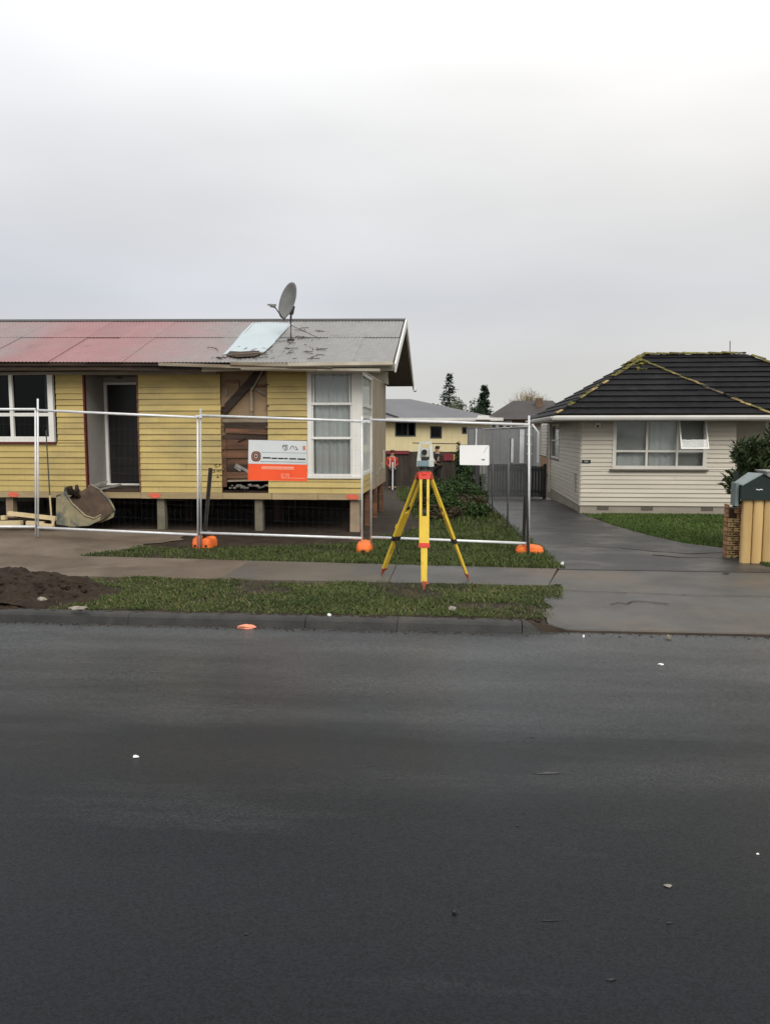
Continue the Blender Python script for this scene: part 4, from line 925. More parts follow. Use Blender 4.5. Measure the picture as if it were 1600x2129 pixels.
# ================================================================== TEMPORARY FENCE
FA, FD = .0532, 12.993
def fat(px, py, off=0):
    r = ray(px, py); t = (FD+off)/(r.y+FA*r.x); p = r*t; p.z += EYE; return p
fdir = V((1, -FA, 0)).normalized()
def fence_panel(label, L_, R_, tl, tr, bl, br, ul, ur, off=0, leftdull=True):
    # L_/R_: end columns; tl.. rows of the rails; ul/ur: (top, bottom) rows of the end tubes
    a, b, c, d = fat(L_, tl, off), fat(R_, tr, off), fat(L_, bl, off), fat(R_, br, off)
    root = thing('wire_fence', label, 'wire fence', ((c.x+d.x)/2, (c.y+d.y)/2, 0), 'temporary fence panels along the front lawn')
    MB().tube([a, b], .023, 10).build('top_rail', 'galv', root, smooth=True)
    MB().tube([c, d], .023, 10).build('bottom_rail', 'galv', root, smooth=True)
    for (px_, (t_, bt_), mt) in ((L_, ul, 'galv' if not leftdull else 'galv_dull'), (R_, ur, 'galv')):
        p = fat(px_, t_, off); q = fat(px_, (bl if px_ == L_ else br), off); gz = g(q.x, q.y)
        MB().tube([(p.x, p.y, p.z), (q.x, q.y, gz+.02)], .0165, 10).build('upright', mt, root, smooth=True)
    mesh = MB(); wd_ = (b-a).length; nvt = int(wd_/.1); nh = 2
    for i in range(1, nvt):
        t = i/nvt; mesh.tube([c.lerp(d, t), a.lerp(b, t)], .0005, 3, caps=False)
    for j in range(1, nh+6):
        t = j/(nh+6); mesh.tube([c.lerp(a, t), d.lerp(b, t)], .0005, 3, caps=False)
    m_ = mesh.build('wire_mesh', 'wire', root, fix=False); m_['kind'] = 'stuff'
    return root
fence_panel('leftmost wire fence panel crossing in front of the dark window', -270, 74, 851, 851, 1095, 1095, (835, 0), (853, 0))
fence_panel('wire fence panel in front of the house door', 79, 411, 853, 868, 1097, 1112, (829, 0), (868, 0), leftdull=False)
fence_panel('wire fence panel carrying the white and orange sign', 417, 752, 864, 876, 1108, 1119, (849, 0), (866, 0))
fence_panel('rightmost wire fence panel behind the yellow tripod', 771, 1099, 873, 883, 1117, 1130, (866, 0), (864, 0))
def return_panel(label, p, q):
    p, q = V(p), V(q); root = thing('wire_fence', label, 'wire fence', tuple((p+q)/2), 'temporary fence panels returning along the drive')
    zl, zh = V((0, 0, .18)), V((0, 0, 2.1)); g0 = V((0, 0, g(p.x, p.y)))
    for zz, nm in ((zh, 'top_rail'), (zl, 'bottom_rail')): MB().tube([p+zz+g0, q+zz+g0], .014, 8).build(nm, 'galv_dull' if nm == 'top_rail' else 'paling', root, smooth=True)
    for e in (p, q): MB().tube([e+g0+V((0, 0, .0)), e+g0+zh], .011, 8).build('upright', 'wire_grey', root, smooth=True)
    mesh = MB(); nv_ = int((q-p).length/.075)
    for i in range(1, nv_): c = p.lerp(q, i/nv_)+g0; mesh.tube([c+zl, c+zh], .0011, 3, caps=False)
    for j in range(1, 13): zz = zl.lerp(zh, j/13)+g0; mesh.tube([p+zz, q+zz], .001, 3, caps=False)
    mesh.build('wire_mesh', 'wire_grey', root, fix=False)['kind'] = 'stuff'
return_panel('nearest wire fence panel returning along the left edge of the drive', (1.19, 13.02, 0), (1.05, 16.2, 0))
return_panel('middle wire fence panel returning along the left edge of the drive', (1.04, 16.3, 0), (.89, 19.7, 0))
return_panel('farthest wire fence panel returning along the left edge of the drive', (.88, 19.8, 0), (.73, 23.1, 0))
def clamp(px, py, lab):
    p = fat(px, py); o = MB().obox(p, fdir, (0,1,0), (0,0,1), .06, .03, .025).obox(p+V((0,-.04,0)), fdir, (0,1,0), (0,0,1), .012, .02, .012).build('fence_clamp', 'galv', None, origin=tuple(p)); o['label'] = lab; o['category'] = 'clamp'; o['group'] = 'fence clamps'
clamp(414, 866, 'metal clamp joining two fence panels left of the sign'); clamp(762, 876, 'metal clamp joining two fence panels beside the corner window')
def foot(label, px0, px1, py0, py1, depth, yaw=0, off=0):
    p0, p1 = fat((px0+px1)/2, py1, off-.1), None
    gz = g(p0.x, p0.y); c = at((px0+px1)/2, py1, Z=gz); sc = c.y/FPX; wv = (px1-px0)*sc/2*1.0; hv = (py1-py0)*sc*.92
    c = V((c.x, c.y+depth/2, gz)); mb = MB(); rings = []
    prof = [(0, .92), (.12, 1.0), (.5, 1.0), (.8, .93), (.95, .8), (1, .62)]; n_ = 28
    for h, s in prof:
        r = []
        for i in range(n_):
            t = 2*math.pi*i/n_; ct, st = math.cos(t), math.sin(t); e = 3.6
            x = abs(ct)**(2/e)*math.copysign(1, ct)*wv*s; y = abs(st)**(2/e)*math.copysign(1, st)*depth/2*s
            r.append(V((c.x+x*math.cos(yaw)-y*math.sin(yaw), c.y+x*math.sin(yaw)+y*math.cos(yaw), c.z-.015+h*(hv+.015)*(1-.10*abs(x)/max(wv, .01)))))
        rings.append(r)
    mb.add([v for r in rings for v in r], [(i*n_+k, i*n_+(k+1) % n_, (i+1)*n_+(k+1) % n_, (i+1)*n_+k) for i in range(len(rings)-1) for k in range(n_)]+[tuple(range(n_-1, -1, -1)), tuple((len(rings)-1)*n_+k for k in range(n_))])
    root = thing('orange_ballast', label, 'fence ballast', (c.x, c.y, gz), 'orange fence feet')
    mb.build('block', 'orange_plastic', root, smooth=False)
    MB().obox((c.x+wv*.05, c.y-depth/2*.985, c.z+hv*.22), (1,0,0), (0,1,0), (0,0,1), wv*.22, .012, hv*.10).build('handle_slot', 'ink', root)
foot('left orange fence foot of the touching pair on the lawn', 394, 416.5, 1115, 1140, .42, .12)
foot('right orange fence foot of the touching pair on the lawn', 416.5, 439, 1116, 1140, .42, -.1)
foot('single orange fence foot between house corner and tripod', 737, 771, 1126, 1151, .5, .03)
foot('wide orange fence foot at the edge of the driveway', 1072, 1130, 1132, 1155, .22, -.05)
# dark stakes
def stake(label, p, q, r=.028, mt='dark_metal'):
    root = thing('steel_stake', label, 'stake', tuple(q), 'dark stakes along the fence')
    p, q = V(p), V(q); d = (p-q).normalized(); s_ = d.cross(V((0,1,0))).normalized()
    MB().beam(q, p, r*2, .008, up=(0,1,0)).build('flange', mt, root); MB().beam(q+V((0,-r*.6,0)), p+V((0,-r*.6,0)), .008, r*1.2-.009, up=(0,1,0)).build('web', mt, root)
def onfence(px, py, off): return fat(px, py, off)
stake('dark steel stake leaning beside the paired orange feet', onfence(438, 973, .12), V((*onfence(423, 1118, .12).xy, 0)), .035)
stake('dark steel stake standing behind the wide orange foot', onfence(1091, 1030, .1), V((*onfence(1087, 1128, .1).xy, 0)), .025)
stake('slim dark steel stake in front of the wide orange foot', onfence(1094, 1030, -.05), V((*onfence(1098, 1152, -.05).xy, 0)), .022)
root = thing('propped_stick', 'thin dark stick with bare lower end propped against the house', 'stick', tuple(at(108, 1094, Y=14.6)))
pa, pb, pc = at(96, 895, Y=14.9), at(104, 1030, Y=14.7), at(109, 1094, Y=14.6)
pc.z = g(pc.x, pc.y)
MB().tube([pa, pb], .012, 6).build('upper_end', 'dark_metal', root); MB().tube([pb, pc], .016, 6).build('lower_end', 'fresh_timber', root)

# ================================================================== SIGNS
def plane_of(c):   # corners tl,tr,br,bl -> mapping
    def f(u, v, o=0):
        a = c[0].lerp(c[1], u); b = c[3].lerp(c[2], u); p = a.lerp(b, v); n_ = (c[1]-c[0]).cross(c[3]-c[0]).normalized()
        if n_.y > 0: n_ = -n_
        return p+n_*o
    return f
def patch(f, u0, u1, v0, v1, o, mt, name, parent, th=.0012):
    P = [f(u0, v0, o), f(u1, v0, o), f(u1, v1, o), f(u0, v1, o)]; d = f(0, 0, th)-f(0, 0, 0)
    return MB().prism(P, (0,0,0), d).build(name, mt, parent)
SO = -.035
cs = [fat(517, 914.5, SO), fat(638, 917, SO), fat(638.5, 1000.5, SO), fat(515.5, 998.5, SO)]
sg = thing('site_sign', 'site sign with pale upper part and orange lower part tied to fence', 'sign', tuple((cs[2]+cs[3])/2))
f = plane_of(cs)
patch(f, 0, 1, 0, .585, 0, 'sign_white', 'upper_panel', sg, .006); patch(f, 0, 1, .588, 1, 0, 'sign_orange', 'lower_panel', sg, .006)
k = .0065
patch(f, .21, .985, .295, .305, k, 'station_blue', 'rule', sg); patch(f, .21, .985, .52, .535, k, 'tan_ink' if 0 else 'station_blue', 'rule', sg)
for a, b in ((.25, .385), (.40, .495), (.51, .605), (.615, .675), (.70, .82), (.84, .975)):
    o = random.uniform(-.004, .004); patch(f, a, b, .415+o+.02*a, .45+o+.02*a, k, 'ink', 'lettering', sg)
# emblem: dark red rounded badge with pale rings
def ring(f, cu, cv, ru, rv_, o, mt, name, parent, n=24, e=2.6):
    P = []
    for i in range(n):
        t = 2*math.pi*i/n; c, s = math.cos(t), math.sin(t)
        P.append(f(cu+abs(c)**(2/e)*math.copysign(ru, c), cv+abs(s)**(2/e)*math.copysign(rv_, s), o))
    return MB().prism(P, (0,0,0), f(0,0,.001)-f(0,0,0)).build(name, mt, parent)
em = ring(f, .135, .405, .082, .128, k, 'maroon', 'emblem', sg)
ring(f, .137, .405, .062, .098, k+.0015, 'tan_ink', 'emblem_ring', em); ring(f, .137, .405, .052, .082, k+.003, 'maroon', 'emblem_ring', em); ring(f, .135, .40, .028, .05, k+.0045, 'sign_white', 'emblem_core', em); ring(f, .135, .40, .018, .034, k+.006, 'ink', 'emblem_core', em)
# marks at the top right
def strk(f, pts, wd_, o, mt, name, parent):
    mb = MB()
    for (a, b), (c, d) in zip(pts[:-1], pts[1:]): mb.beam(f(a, b, o), f(c, d, o), wd_, .0015, up=tuple(f(0,0,1)-f(0,0,0)))
    return mb.build(name, mt, parent)
strk(f, [(.59, .115), (.665, .11), (.668, .21), (.645, .235), (.61, .235)], .010, k+.001, 'ink', 'lettering', sg)
strk(f, [(.592, .12), (.592, .20)], .010, k+.001, 'ink', 'lettering', sg)
strk(f, [(.605, .14), (.645, .14), (.645, .18), (.62, .215)], .009, k+.002, 'ink', 'lettering', sg)
strk(f, [(.715, .215), (.735, .14), (.765, .125), (.78, .2)], .010, k+.001, 'ink', 'lettering', sg)
strk(f, [(.795, .14), (.825, .17), (.845, .22), (.80, .215)], .010, k+.001, 'ink', 'lettering', sg)
patch(f, .93, .975, .12, .225, k, 'tan_ink', 'mark', sg); patch(f, .945, .955, .13, .215, k+.0015, 'sign_orange', 'mark', sg)
patch(f, .235, .775, .648, .715, k, 'sign_pale', 'caption_strip', sg)
for i in range(15): 
    a = .25+i*.035; patch(f, a, a+.018, .665, .70, k+.0015, 'sign_orange', 'lettering', sg)
strk(f, [(.57, .93), (.57, .83), (.69, .83), (.69, .93)], .008, k, 'sign_pale', 'outline_box', sg); patch(f, .57, .97, .925, .935, k+.002, 'sign_pale', 'rule', sg)
strk(f, [(.60, .86), (.60, .91), (.625, .91)], .007, k, 'sign_pale', 'lettering', sg); strk(f, [(.64, .86), (.67, .86), (.64, .91)], .007, k, 'sign_pale', 'lettering', sg)
cs = [fat(955, 925.5, SO), fat(1016.5, 925.5, SO), fat(1016.5, 967.5, SO), fat(955, 966.5, SO)]
sg2 = thing('blank_sign', 'blank white board hanging on the fence right of the tripod', 'sign', tuple((cs[2]+cs[3])/2))
f = plane_of(cs); 
n_ = 24; P = []
for cu, cv, a0 in ((.96, .06, -90), (.96, .94, 0), (.04, .94, 90), (.04, .06, 180)):
    for i in range(5): t = math.radians(a0+i*22.5); P.append(f(cu+.04*math.cos(t), cv+.06*math.sin(t), 0))
MB().prism(P, (0,0,0), f(0,0,.006)-f(0,0,0)).build('board', 'sign_pure', sg2)
strk(f, [(.74, .70), (.765, .745), (.78, .70)], .010, .007, 'ink', 'mark', sg2); strk(f, [(.785, .72), (.83, .69), (.82, .75), (.79, .76)], .010, .007, 'ink', 'mark', sg2)
strk(f, [(.97, .06), (.92, .12), (.86, .25), (.81, .40)], .004, .007, 'wire', 'crease', sg2)
p = f(.55, 0); q = fat(990, 893, SO); MB().beam(p+V((0, .01, 0)), q, .02, .006).build('hanger', 'galv', sg2)

# ================================================================== SURVEY TRIPOD
HY = 10.40
hc = at(882, 992, Y=HY); HX = hc.x; htop = zat(882, 981, HY)
feet = [at(881, 1227, Z=.0), at(793, 1195, Z=.008), at(974, 1207, Z=.008)]
tri = thing('survey_tripod', 'yellow survey tripod with red head standing on the verge', 'tripod', (HX, HY, 0))
ring6 = []
hb = MB(); nn6 = 12
def hexr(r, z): return [V((HX+r*math.cos(2*math.pi*i/nn6+.3)*(1+.06*math.cos(6*math.pi*i/nn6)), HY+r*math.sin(2*math.pi*i/nn6+.3), z)) for i in range(nn6)]
zs6 = [(.092, htop-.085), (.098, htop-.05), (.098, htop-.02), (.085, htop)]
R6 = [hexr(r, z_) for r, z_ in zs6]
hb.add([v for r in R6 for v in r], [(i*nn6+k_, i*nn6+(k_+1) % nn6, (i+1)*nn6+(k_+1) % nn6, (i+1)*nn6+k_) for i in range(3) for k_ in range(nn6)]+[tuple(range(nn6-1,-1,-1)), tuple(3*nn6+k_ for k_ in range(nn6))])
head = hb.build('head', 'tripod_red', tri)
MB().add([v for r in (hexr(.088, htop+.0005), hexr(.082, htop+.012)) for v in r], [(k_, (k_+1) % nn6, nn6+(k_+1) % nn6, nn6+k_) for k_ in range(nn6)]+[tuple(nn6+k_ for k_ in range(nn6))]).build('head_plate', 'shoe_red', head)
for i, ft in enumerate(feet):
    dxy = V((ft.x-HX, ft.y-HY, 0)).normalized(); hip = V((HX, HY, htop-.05))+dxy*.075
    d = ft-hip; ln = d.length; d.normalize(); s = d.cross(V((0,0,1))).normalized(); nv = s.cross(d)
    if i == 0: s = V((1,0,0)); nv = s.cross(d).normalized()
    def seg(t0, t1, hw_, ht_, off=0, taper=1.0, on=0): 
        c = hip+d*(ln*(t0+t1)/2)+s*off+nv*on; return MB().obox(c, s, nv, d, hw_, ht_, ln*(t1-t0)/2, taper)
    leg = seg(.0, .36, .017, .014, -.047).build('leg', 'tripod_yellow', tri)
    seg(.0, .36, .017, .014, .047).build('rail', 'tripod_yellow', leg)
    seg(.36, .60, .064, .016).build('upper_panel', 'tripod_yellow', leg)
    seg(.30, .33, .029, .012).build('spacer', 'black_rubber', leg)
    seg(.595, .635, .070, .022, 0, 1, -.002).build('clamp', 'tripod_red' if i == 0 else 'black_rubber', leg)
    seg(.635, .93, .042, .015, 0, .9).build('lower_leg', 'tripod_yellow', leg)
    seg(.925, 1.0, .030, .018, 0, .25).build('shoe', 'shoe_red', leg)
    MB().obox(hip+d*(ln*.94)+s*.035, s, nv, d, .03, .012, .012).build('foot_peg', 'shoe_red', leg)
    seg(-.02, .03, .075, .02).build('hinge', 'tripod_red' if i == 0 else 'shoe_red', leg)
    if i == 1:
        MB().obox(hip+d*(ln*.52)-s*.0+nv*.04, s, nv, d, .02, .03, .03).build('clamp_knob', 'sign_pale' if 0 else 'tripod_yellow', leg)
        a = hip+d*(ln*.55)+nv*.03; MB().tube([a, a+V((-.02, -.03, -.1)), a+V((.01, -.03, -.28)), a+V((.03, -.02, -.33))], .012, 6).build('strap', 'black_rubber', leg)
# ---- total station
ts = thing('survey_instrument', 'pale grey survey instrument mounted on top of the yellow tripod', 'survey instrument', (HX, HY, htop+.012))
z0 = htop+.0125
MB().tube([(HX, HY, z0), (HX, HY, z0+.018)], .075, 16).tube([(HX, HY, z0+.04), (HX, HY, z0+.06)], .07, 16).build('tribrach', 'station_green', ts)
for k_ in range(3):
    a = k_*2.094+.5; MB().tube([(HX+.055*math.cos(a), HY+.055*math.sin(a), z0+.0185), (HX+.055*math.cos(a), HY+.055*math.sin(a), z0+.0395)], .018, 10).build('foot_screw', 'black_rubber', ts)
bz0, bz1 = z0+.0605, zat(884, 918, HY)
bh = bz1-bz0; bw = .112; HX2 = xat(884, 945, HY)
MB().obox((HX2, HY, bz0+bh*.13), (1,0,0), (0,1,0), (0,0,1), bw, .09, bh*.13, .97).build('body', 'station_white', ts)
for s_ in (-1, 1):
    MB().prism([(HX2+s_*bw*.97, HY-.075, bz0+bh*.262), (HX2+s_*bw*.50, HY-.075, bz0+bh*.262), (HX2+s_*bw*.48, HY-.06, bz0+bh*.80), (HX2+s_*bw*.78, HY-.055, bz0+bh*.86)], (0,0,0), (0, .14, 0)).build('standard', 'station_white', ts)
MB().obox((HX2, HY+.0, bz0+bh*.56), (1,0,0), (0,1,0), (0,0,1), bw*.44, .085, bh*.16).build('telescope_housing', 'station_white', ts)
MB().tube([(HX2-.01, HY-.086, bz0+bh*.58), (HX2-.01, HY-.125, bz0+bh*.58)], .036, 16).build('telescope', 'black_rubber', ts)
MB().obox((HX2, HY-.0, bz0+bh*.95), (1,0,0), (0,1,0), (0,0,1), bw*.72, .03, bh*.045).obox((HX2-bw*.66, HY, bz0+bh*.86), (1,0,0), (0,1,0), (0,0,1), bw*.10, .028, bh*.055).obox((HX2+bw*.66, HY, bz0+bh*.86), (1,0,0), (0,1,0), (0,0,1), bw*.10, .028, bh*.055).build('handle', 'station_white', ts)
dsp = MB().box(HX2-bw*.9, HX2+bw*.42, HY-.1, HY-.0905, bz0+bh*.02, bz0+bh*.235).build('keypad', 'station_blue', ts)
box('screen', 'ink', ts, HX2-bw*.42, HX2+bw*.32, HY-.098, HY-.089, bz0+bh*.255, bz0+bh*.315)
MB().tube([(HX2+bw*.98, HY-.03, bz0+bh*.5), (HX2+bw*1.02, HY-.03, bz0+bh*.5)], .025, 12).build('side_knob', 'black_rubber', ts)

# ================================================================== EXCAVATOR BUCKET AND TIMBER
bk0 = at(160, 1093, Z=0); BYK = 15.05
def bp(px, py, y): return at(px, py, Y=y)
bu = thing('digger_bucket', 'rusty digger bucket lying on its side by the porch', 'digger bucket', tuple(bp(160, 1092, BYK)))
outl = [(117, 1090), (117, 1031), (135, 1022), (150, 1046), (178, 1072), (196, 1078), (211, 1070), (208, 1082), (185, 1093), (150, 1095)]
MB().prism([bp(a, b, BYK) for a, b in outl], (0,0,0), (0, .03, 0)).build('side_plate', 'bucket_steel', bu)
outb = [bp(a, b, BYK)+V((0, .62, 0)) for a, b in outl]
MB().prism(outb, (0,0,0), (0, .03, 0)).build('side_plate', 'bucket_steel', bu)
shell_ = [bp(a, b, BYK) for a, b in ((136, 1023), (150, 1046), (178, 1072), (196, 1078), (211, 1070))]
top_ = [bp(a, b, BYK)+V((0, .62, 0)) for a, b in ((160, 1012), (178, 1022), (200, 1046), (209, 1062), (211, 1068))]
mb = MB()
def shf(u, v):
    k_ = u*4; i = min(3, int(k_)); t = k_-i; p = shell_[i].lerp(shell_[i+1], t); q = V(top_[i]).lerp(V(top_[i+1]), t); r = p.lerp(q, v)
    dpt = math.sin(math.pi*min(1, max(0, v)))**.7
    return r+V((-.20, .05, -.17))*dpt
mb.grid(shf, 16, 12); o = mb.build('curved_shell', 'bucket_mud', bu, fix=False, smooth=True); sm_ = o.modifiers.new('t', 'SOLIDIFY'); sm_.thickness = .02
MB().tube(top_, .022, 6).build('cutting_edge', 'bucket_steel', bu); MB().tube(shell_, .018, 6).build('cutting_edge', 'bucket_steel', bu)
mb = MB(); P0 = [bp(a, b, BYK) for a, b in ((117, 1031), (135, 1022))]; P1 = [p+V((0, .62, 0)) for p in P0]; mb.add([P0[0], P0[1], P1[1], P1[0]], [(0,1,2,3)]); o = mb.build('back_plate', 'bucket_steel', bu, fix=False); o.modifiers.new('t', 'SOLIDIFY').thickness = .025
for k_, (a, b) in enumerate(((138, 1020), (148, 1017), (160, 1015))):
    p = bp(a, b, BYK+.1+.15*k_); MB().obox(p, (1,0,0), (0,1,0), (0,0,1), .045, .03, .07, .5).build('tooth', 'dark_metal', bu)
mb = MB()
for i in range(9):
    p = bp(142+i*2.6, 1018+i*1.6, BYK+.15+.04*i); mb.add(*lump(p+V((0, 0, random.uniform(-.03, .03))), random.uniform(.05, .09), 700+i, (1, 1, .7), 1))
mb.build('mud_lump', 'dark_soil', bu, fix=False)['kind'] = 'stuff'
TY = 14.3
def plank(label, p, q, w_, h_, mt='fresh_timber'):
    p, q = V(p), V(q); o = MB().beam(p-(p+q)/2, q-(p+q)/2, w_, h_).build('timber_plank', mt, None); o.location = (p+q)/2; o['label'] = label; o['category'] = 'plank'; o['group'] = 'loose timber by the digger bucket'
def tpnt(px, py, y): return at(px, py, Y=y)
plank('upper pale plank slanting down towards the bucket', tpnt(18, 1067, TY+.1), tpnt(117, 1078, TY+.15), .08, .075)
plank('long pale plank lying lowest behind the fence rail', tpnt(-80, 1088, TY), tpnt(46, 1087, TY), .10, .08)
plank('short pale plank lying right of the dark gap', tpnt(56, 1087, TY), tpnt(92, 1089, TY+.05), .10, .07)
plank('pale off-cut standing against the corner of the bucket', tpnt(109, 1096, TY-.02), tpnt(114, 1073, TY), .06, .04)
plank('pale block under the left end of the slanting plank', tpnt(5, 1076, TY+.12), tpnt(13, 1076, TY+.1), .08, .08)
plank('dark wet plank beneath the slanting plank', tpnt(12, 1079, TY+.2), tpnt(95, 1083, TY+.2), .12, .06, 'dark_wood')
plank('pale plank end beside the bucket foot', tpnt(84, 1091, TY-.05), tpnt(112, 1093, TY-.05), .08, .05)

# ================================================================== MAILBOX, BRICK PILLAR, TIMBER SLAB FENCE
SY = 12.45
sf = thing('slab_fence', 'yellow vertical slab timber fence under the green mailbox', 'fence', (5.3, SY, 0))
sx0 = xat(1539, 1100, SY); edges = [sx0, xat(1561, 1100, SY), xat(1583.5, 1100, SY), xat(1607, 1100, SY)]+[xat(1607, 1100, SY)+.17*k_ for k_ in range(1, 9)]
zt_ = zat(1570, 1039, SY)
for i, (a, b) in enumerate(zip(edges[:-1], edges[1:])):
    w2 = (b-a)/2-.004; cxs = (a+b)/2; n_ = 10; low_ = -.04
    P = [(cxs-w2*math.cos(math.pi*t/n_), SY-.055*math.sin(math.pi*t/n_)**.6, low_) for t in range(n_+1)]+[(cxs+w2, SY+.03, low_), (cxs-w2, SY+.03, low_)]
    MB().prism(P, (0,0,0), (0, 0, zt_-low_-random.uniform(0, .006))).build('slab', 'yellow_slab', sf)
for zz in (.25, .8): box('back_rail', 'yellow_slab', sf, sx0+.03, edges[-1]-.02, SY+.031, SY+.08, zz-.05, zz+.05)
bpil = thing('brick_pillar', 'low pillar of pierced bricks left of the timber slab fence', 'pillar', (4.4, 13, 0))
bx0, bx1 = xat(1511, 1120, 12.95), xat(1541, 1120, 12.95)+.05; by0 = 12.95
box('core', 'mortar', bpil, bx0+.02, bx1-.02, by0+.02, by0+.2, -.06, .80)
zz = -.02; row = 0
while zz < .80:
    xs_ = [bx0, bx0+.13, bx1-.10, bx1] if row % 2 else [bx0, bx0+.09, bx0+.19, bx1]
    tallstart = zz > .60
    for a, b in zip(xs_[:-1], xs_[1:]):
        if tallstart and b < bx0+.16: continue
        mtb = 'brick_pale' if (a < bx0+.12 and not tallstart) else 'brick'
        for dz_ in (0,): 
            br = MB().box(a+.006, b-.006, by0-random.uniform(0, .006), by0+.018, zz+.006, zz+.028).box(a+.006, b-.006, by0-.002, by0+.018, zz+.048, zz+.066).box(a+.006, a+.03, by0-.001, by0+.018, zz+.0285, zz+.0475).box((a+b)/2-.012, (a+b)/2+.012, by0-.001, by0+.018, zz+.0285, zz+.0475).build('brick', mtb, bpil)
    # left side of the pillar
    MB().box(bx0-.004, bx0+.018, by0+.021, by0+.2, zz+.006, zz+.066).build('brick', 'brick', bpil)
    zz += .074; row += 1
mbx = thing('mailbox', 'dark green mailbox with pitched lid on the timber slab fence', 'mailbox', (4.55, SY, zt_))
mx0, mx1 = xat(1539, 1010, SY-.08), xat(1539, 1010, SY-.08)+.62
mzt = zat(1570, 1008, SY-.08); mz0 = zt_+.004
body = MB().box(mx0, mx1, SY-.10, SY+.22, mz0, mzt).build('body', 'mailbox_green', mbx)
apx = (xat(1583, 984, SY-.08)); apz = zat(1583, 984, SY-.06)
MB().prism([(xat(1545, 1008, SY-.1), SY-.098, mzt+.001), (apx+.32-.0, SY-.098, mzt+.001), (apx, SY-.098, apz-.02)], (0,0,0), (0, .31, 0)).build('gable', 'mailbox_green', mbx)
a1, a2 = V((xat(1541, 1006, SY-.1), SY-.12, mzt-.005)), V((apx, SY-.12, apz)); b1, b2 = a1+V((-.03, .36, .0)), a2+V((-.09, .36, .0))
mb = MB(); mb.add([a1, a2, b2, b1], [(0,1,2,3)]); o = mb.build('lid', 'mailbox_roof', mbx, fix=False); o.modifiers.new('t', 'SOLIDIFY').thickness = .012
c1_ = V((apx+.33, SY-.12, mzt-.005)); mb = MB(); mb.add([a2+V((.002,0,0)), c1_, c1_+V((0, .36, 0)), b2+V((.09,0,0))], [(0,1,2,3)]); o = mb.build('lid', 'mailbox_green', mbx, fix=False); o.modifiers.new('t', 'SOLIDIFY').thickness = .012
q = at(1577, 1018, Y=SY-.1); strokes(body, [((q.x-.045, SY-.103, q.z+.006), (q.x-.01, SY-.103, q.z-.004)), ((q.x-.01, SY-.103, q.z-.004), (q.x+.02, SY-.103, q.z+.004)), ((q.x+.02, SY-.103, q.z+.006), (q.x+.05, SY-.103, q.z-.002))], .012, 'litter_white', 'lettering')
box('side_flap', 'mailbox_roof', mbx, mx0-.05, mx0-.004, SY-.02, SY+.2, mz0-.1, mzt+.02)
post = MB().box(4.47, 4.53, 13.2, 13.26, -.02, 1.38).build('green_post', 'mailbox_green', None, origin=(4.5, 13.23, 0)); post['label'] = 'dark green post standing between brick pillar and bush'; post['category'] = 'post'
# grey bin corner behind the lid
p = at(1600, 985, Y=13.1); bn = thing('grey_bin', 'dark grey tapering bin behind the mailbox', 'bin', (p.x+.12, 13.3, .8))
MB().obox((p.x+.15, 13.25, 1.22), (1,0,0), (0,1,0), (0,0,1), .12, .12, .17, 2.0).build('body', 'galv_dull', bn); MB().box(p.x-.1, p.x+.4, 13.0, 13.5, 1.385, 1.40).build('rim', 'galv_dull', bn); MB().box(p.x+.05, p.x+.25, 13.15, 13.35, 0, 1.06).build('stand', 'dark_metal', bn)

# ================================================================== PLANTS
def leaves(name, pts, sizes, matn, parent=None, up=.3, asp=2.2, tint=None, dirs=None):
    n = len(pts); pts = np.asarray(pts, np.float32); sizes = np.asarray(sizes, np.float32)[:, None]
    a = rng.normal(size=(n, 3)) if dirs is None else np.asarray(dirs)+rng.normal(size=(n, 3))*.25
    a[:, 2] += up; a /= np.linalg.norm(a, axis=1)[:, None]
    b = np.cross(a, rng.normal(size=(n, 3))); b /= np.linalg.norm(b, axis=1)[:, None]; c = np.cross(a, b)
    v = np.empty((n, 4, 3), np.float32); w_ = sizes/asp
    v[:, 0] = pts; v[:, 1] = pts+a*sizes*.5+b*w_*.5+c*sizes*.08; v[:, 2] = pts+a*sizes; v[:, 3] = pts+a*sizes*.5-b*w_*.5+c*sizes*.08
    me = bpy.data.meshes.new(name); me.vertices.add(n*4); me.vertices.foreach_set('co', v.ravel())
    me.loops.add(n*4); me.loops.foreach_set('vertex_index', np.arange(n*4, dtype=np.int32)); me.polygons.add(n)
    me.polygons.foreach_set('loop_start', np.arange(0, n*4, 4, dtype=np.int32)); me.polygons.foreach_set('loop_total', np.full(n, 4, np.int32)); me.update()
    tt = rng.random(n)*.5+.2 if tint is None else np.asarray(tint)
    me.attributes.new('tint', 'FLOAT', 'POINT').data.foreach_set('value', np.repeat(tt, 4).astype(np.float32))
    me.materials.append(M[matn]); o = bpy.data.objects.new(name, me); COL.objects.link(o)
    if parent: adopt(o, parent)
    return o
def plant(name, label, cat, loc, group=None): return thing(name, label, cat, loc, group)
# pointed bush behind the mailbox
bc = V((5.12, 13.9, 0)); bush = plant('leafy_bush', 'dark leafy bush with pointed leaves behind the mailbox', 'bush', tuple(bc))
stems = MB(); pts = []; dr = []
for i in range(110):
    a = random.uniform(0, 6.28); r = random.uniform(.1, .78)*random.uniform(.6, 1); zt2 = 1.0+random.uniform(0, .95)*(1-.55*(r/.8)**2)+.1
    tip = bc+V((math.cos(a)*r, math.sin(a)*r*.8, zt2)); mid = bc+V((math.cos(a)*r*.4, math.sin(a)*r*.3, zt2*.6)); stems.tube([bc+V((math.cos(a)*.08, math.sin(a)*.08, 0)), mid, tip], .012, 4, .004, caps=False)
    d = (tip-mid).normalized()
    for k_ in range(58):
        t = random.random()**.8; q = mid.lerp(tip, t); e = V((random.gauss(0, 1), random.gauss(0, 1), random.gauss(0, .5))).normalized(); pts.append(q); dr.append(d*.7+e)
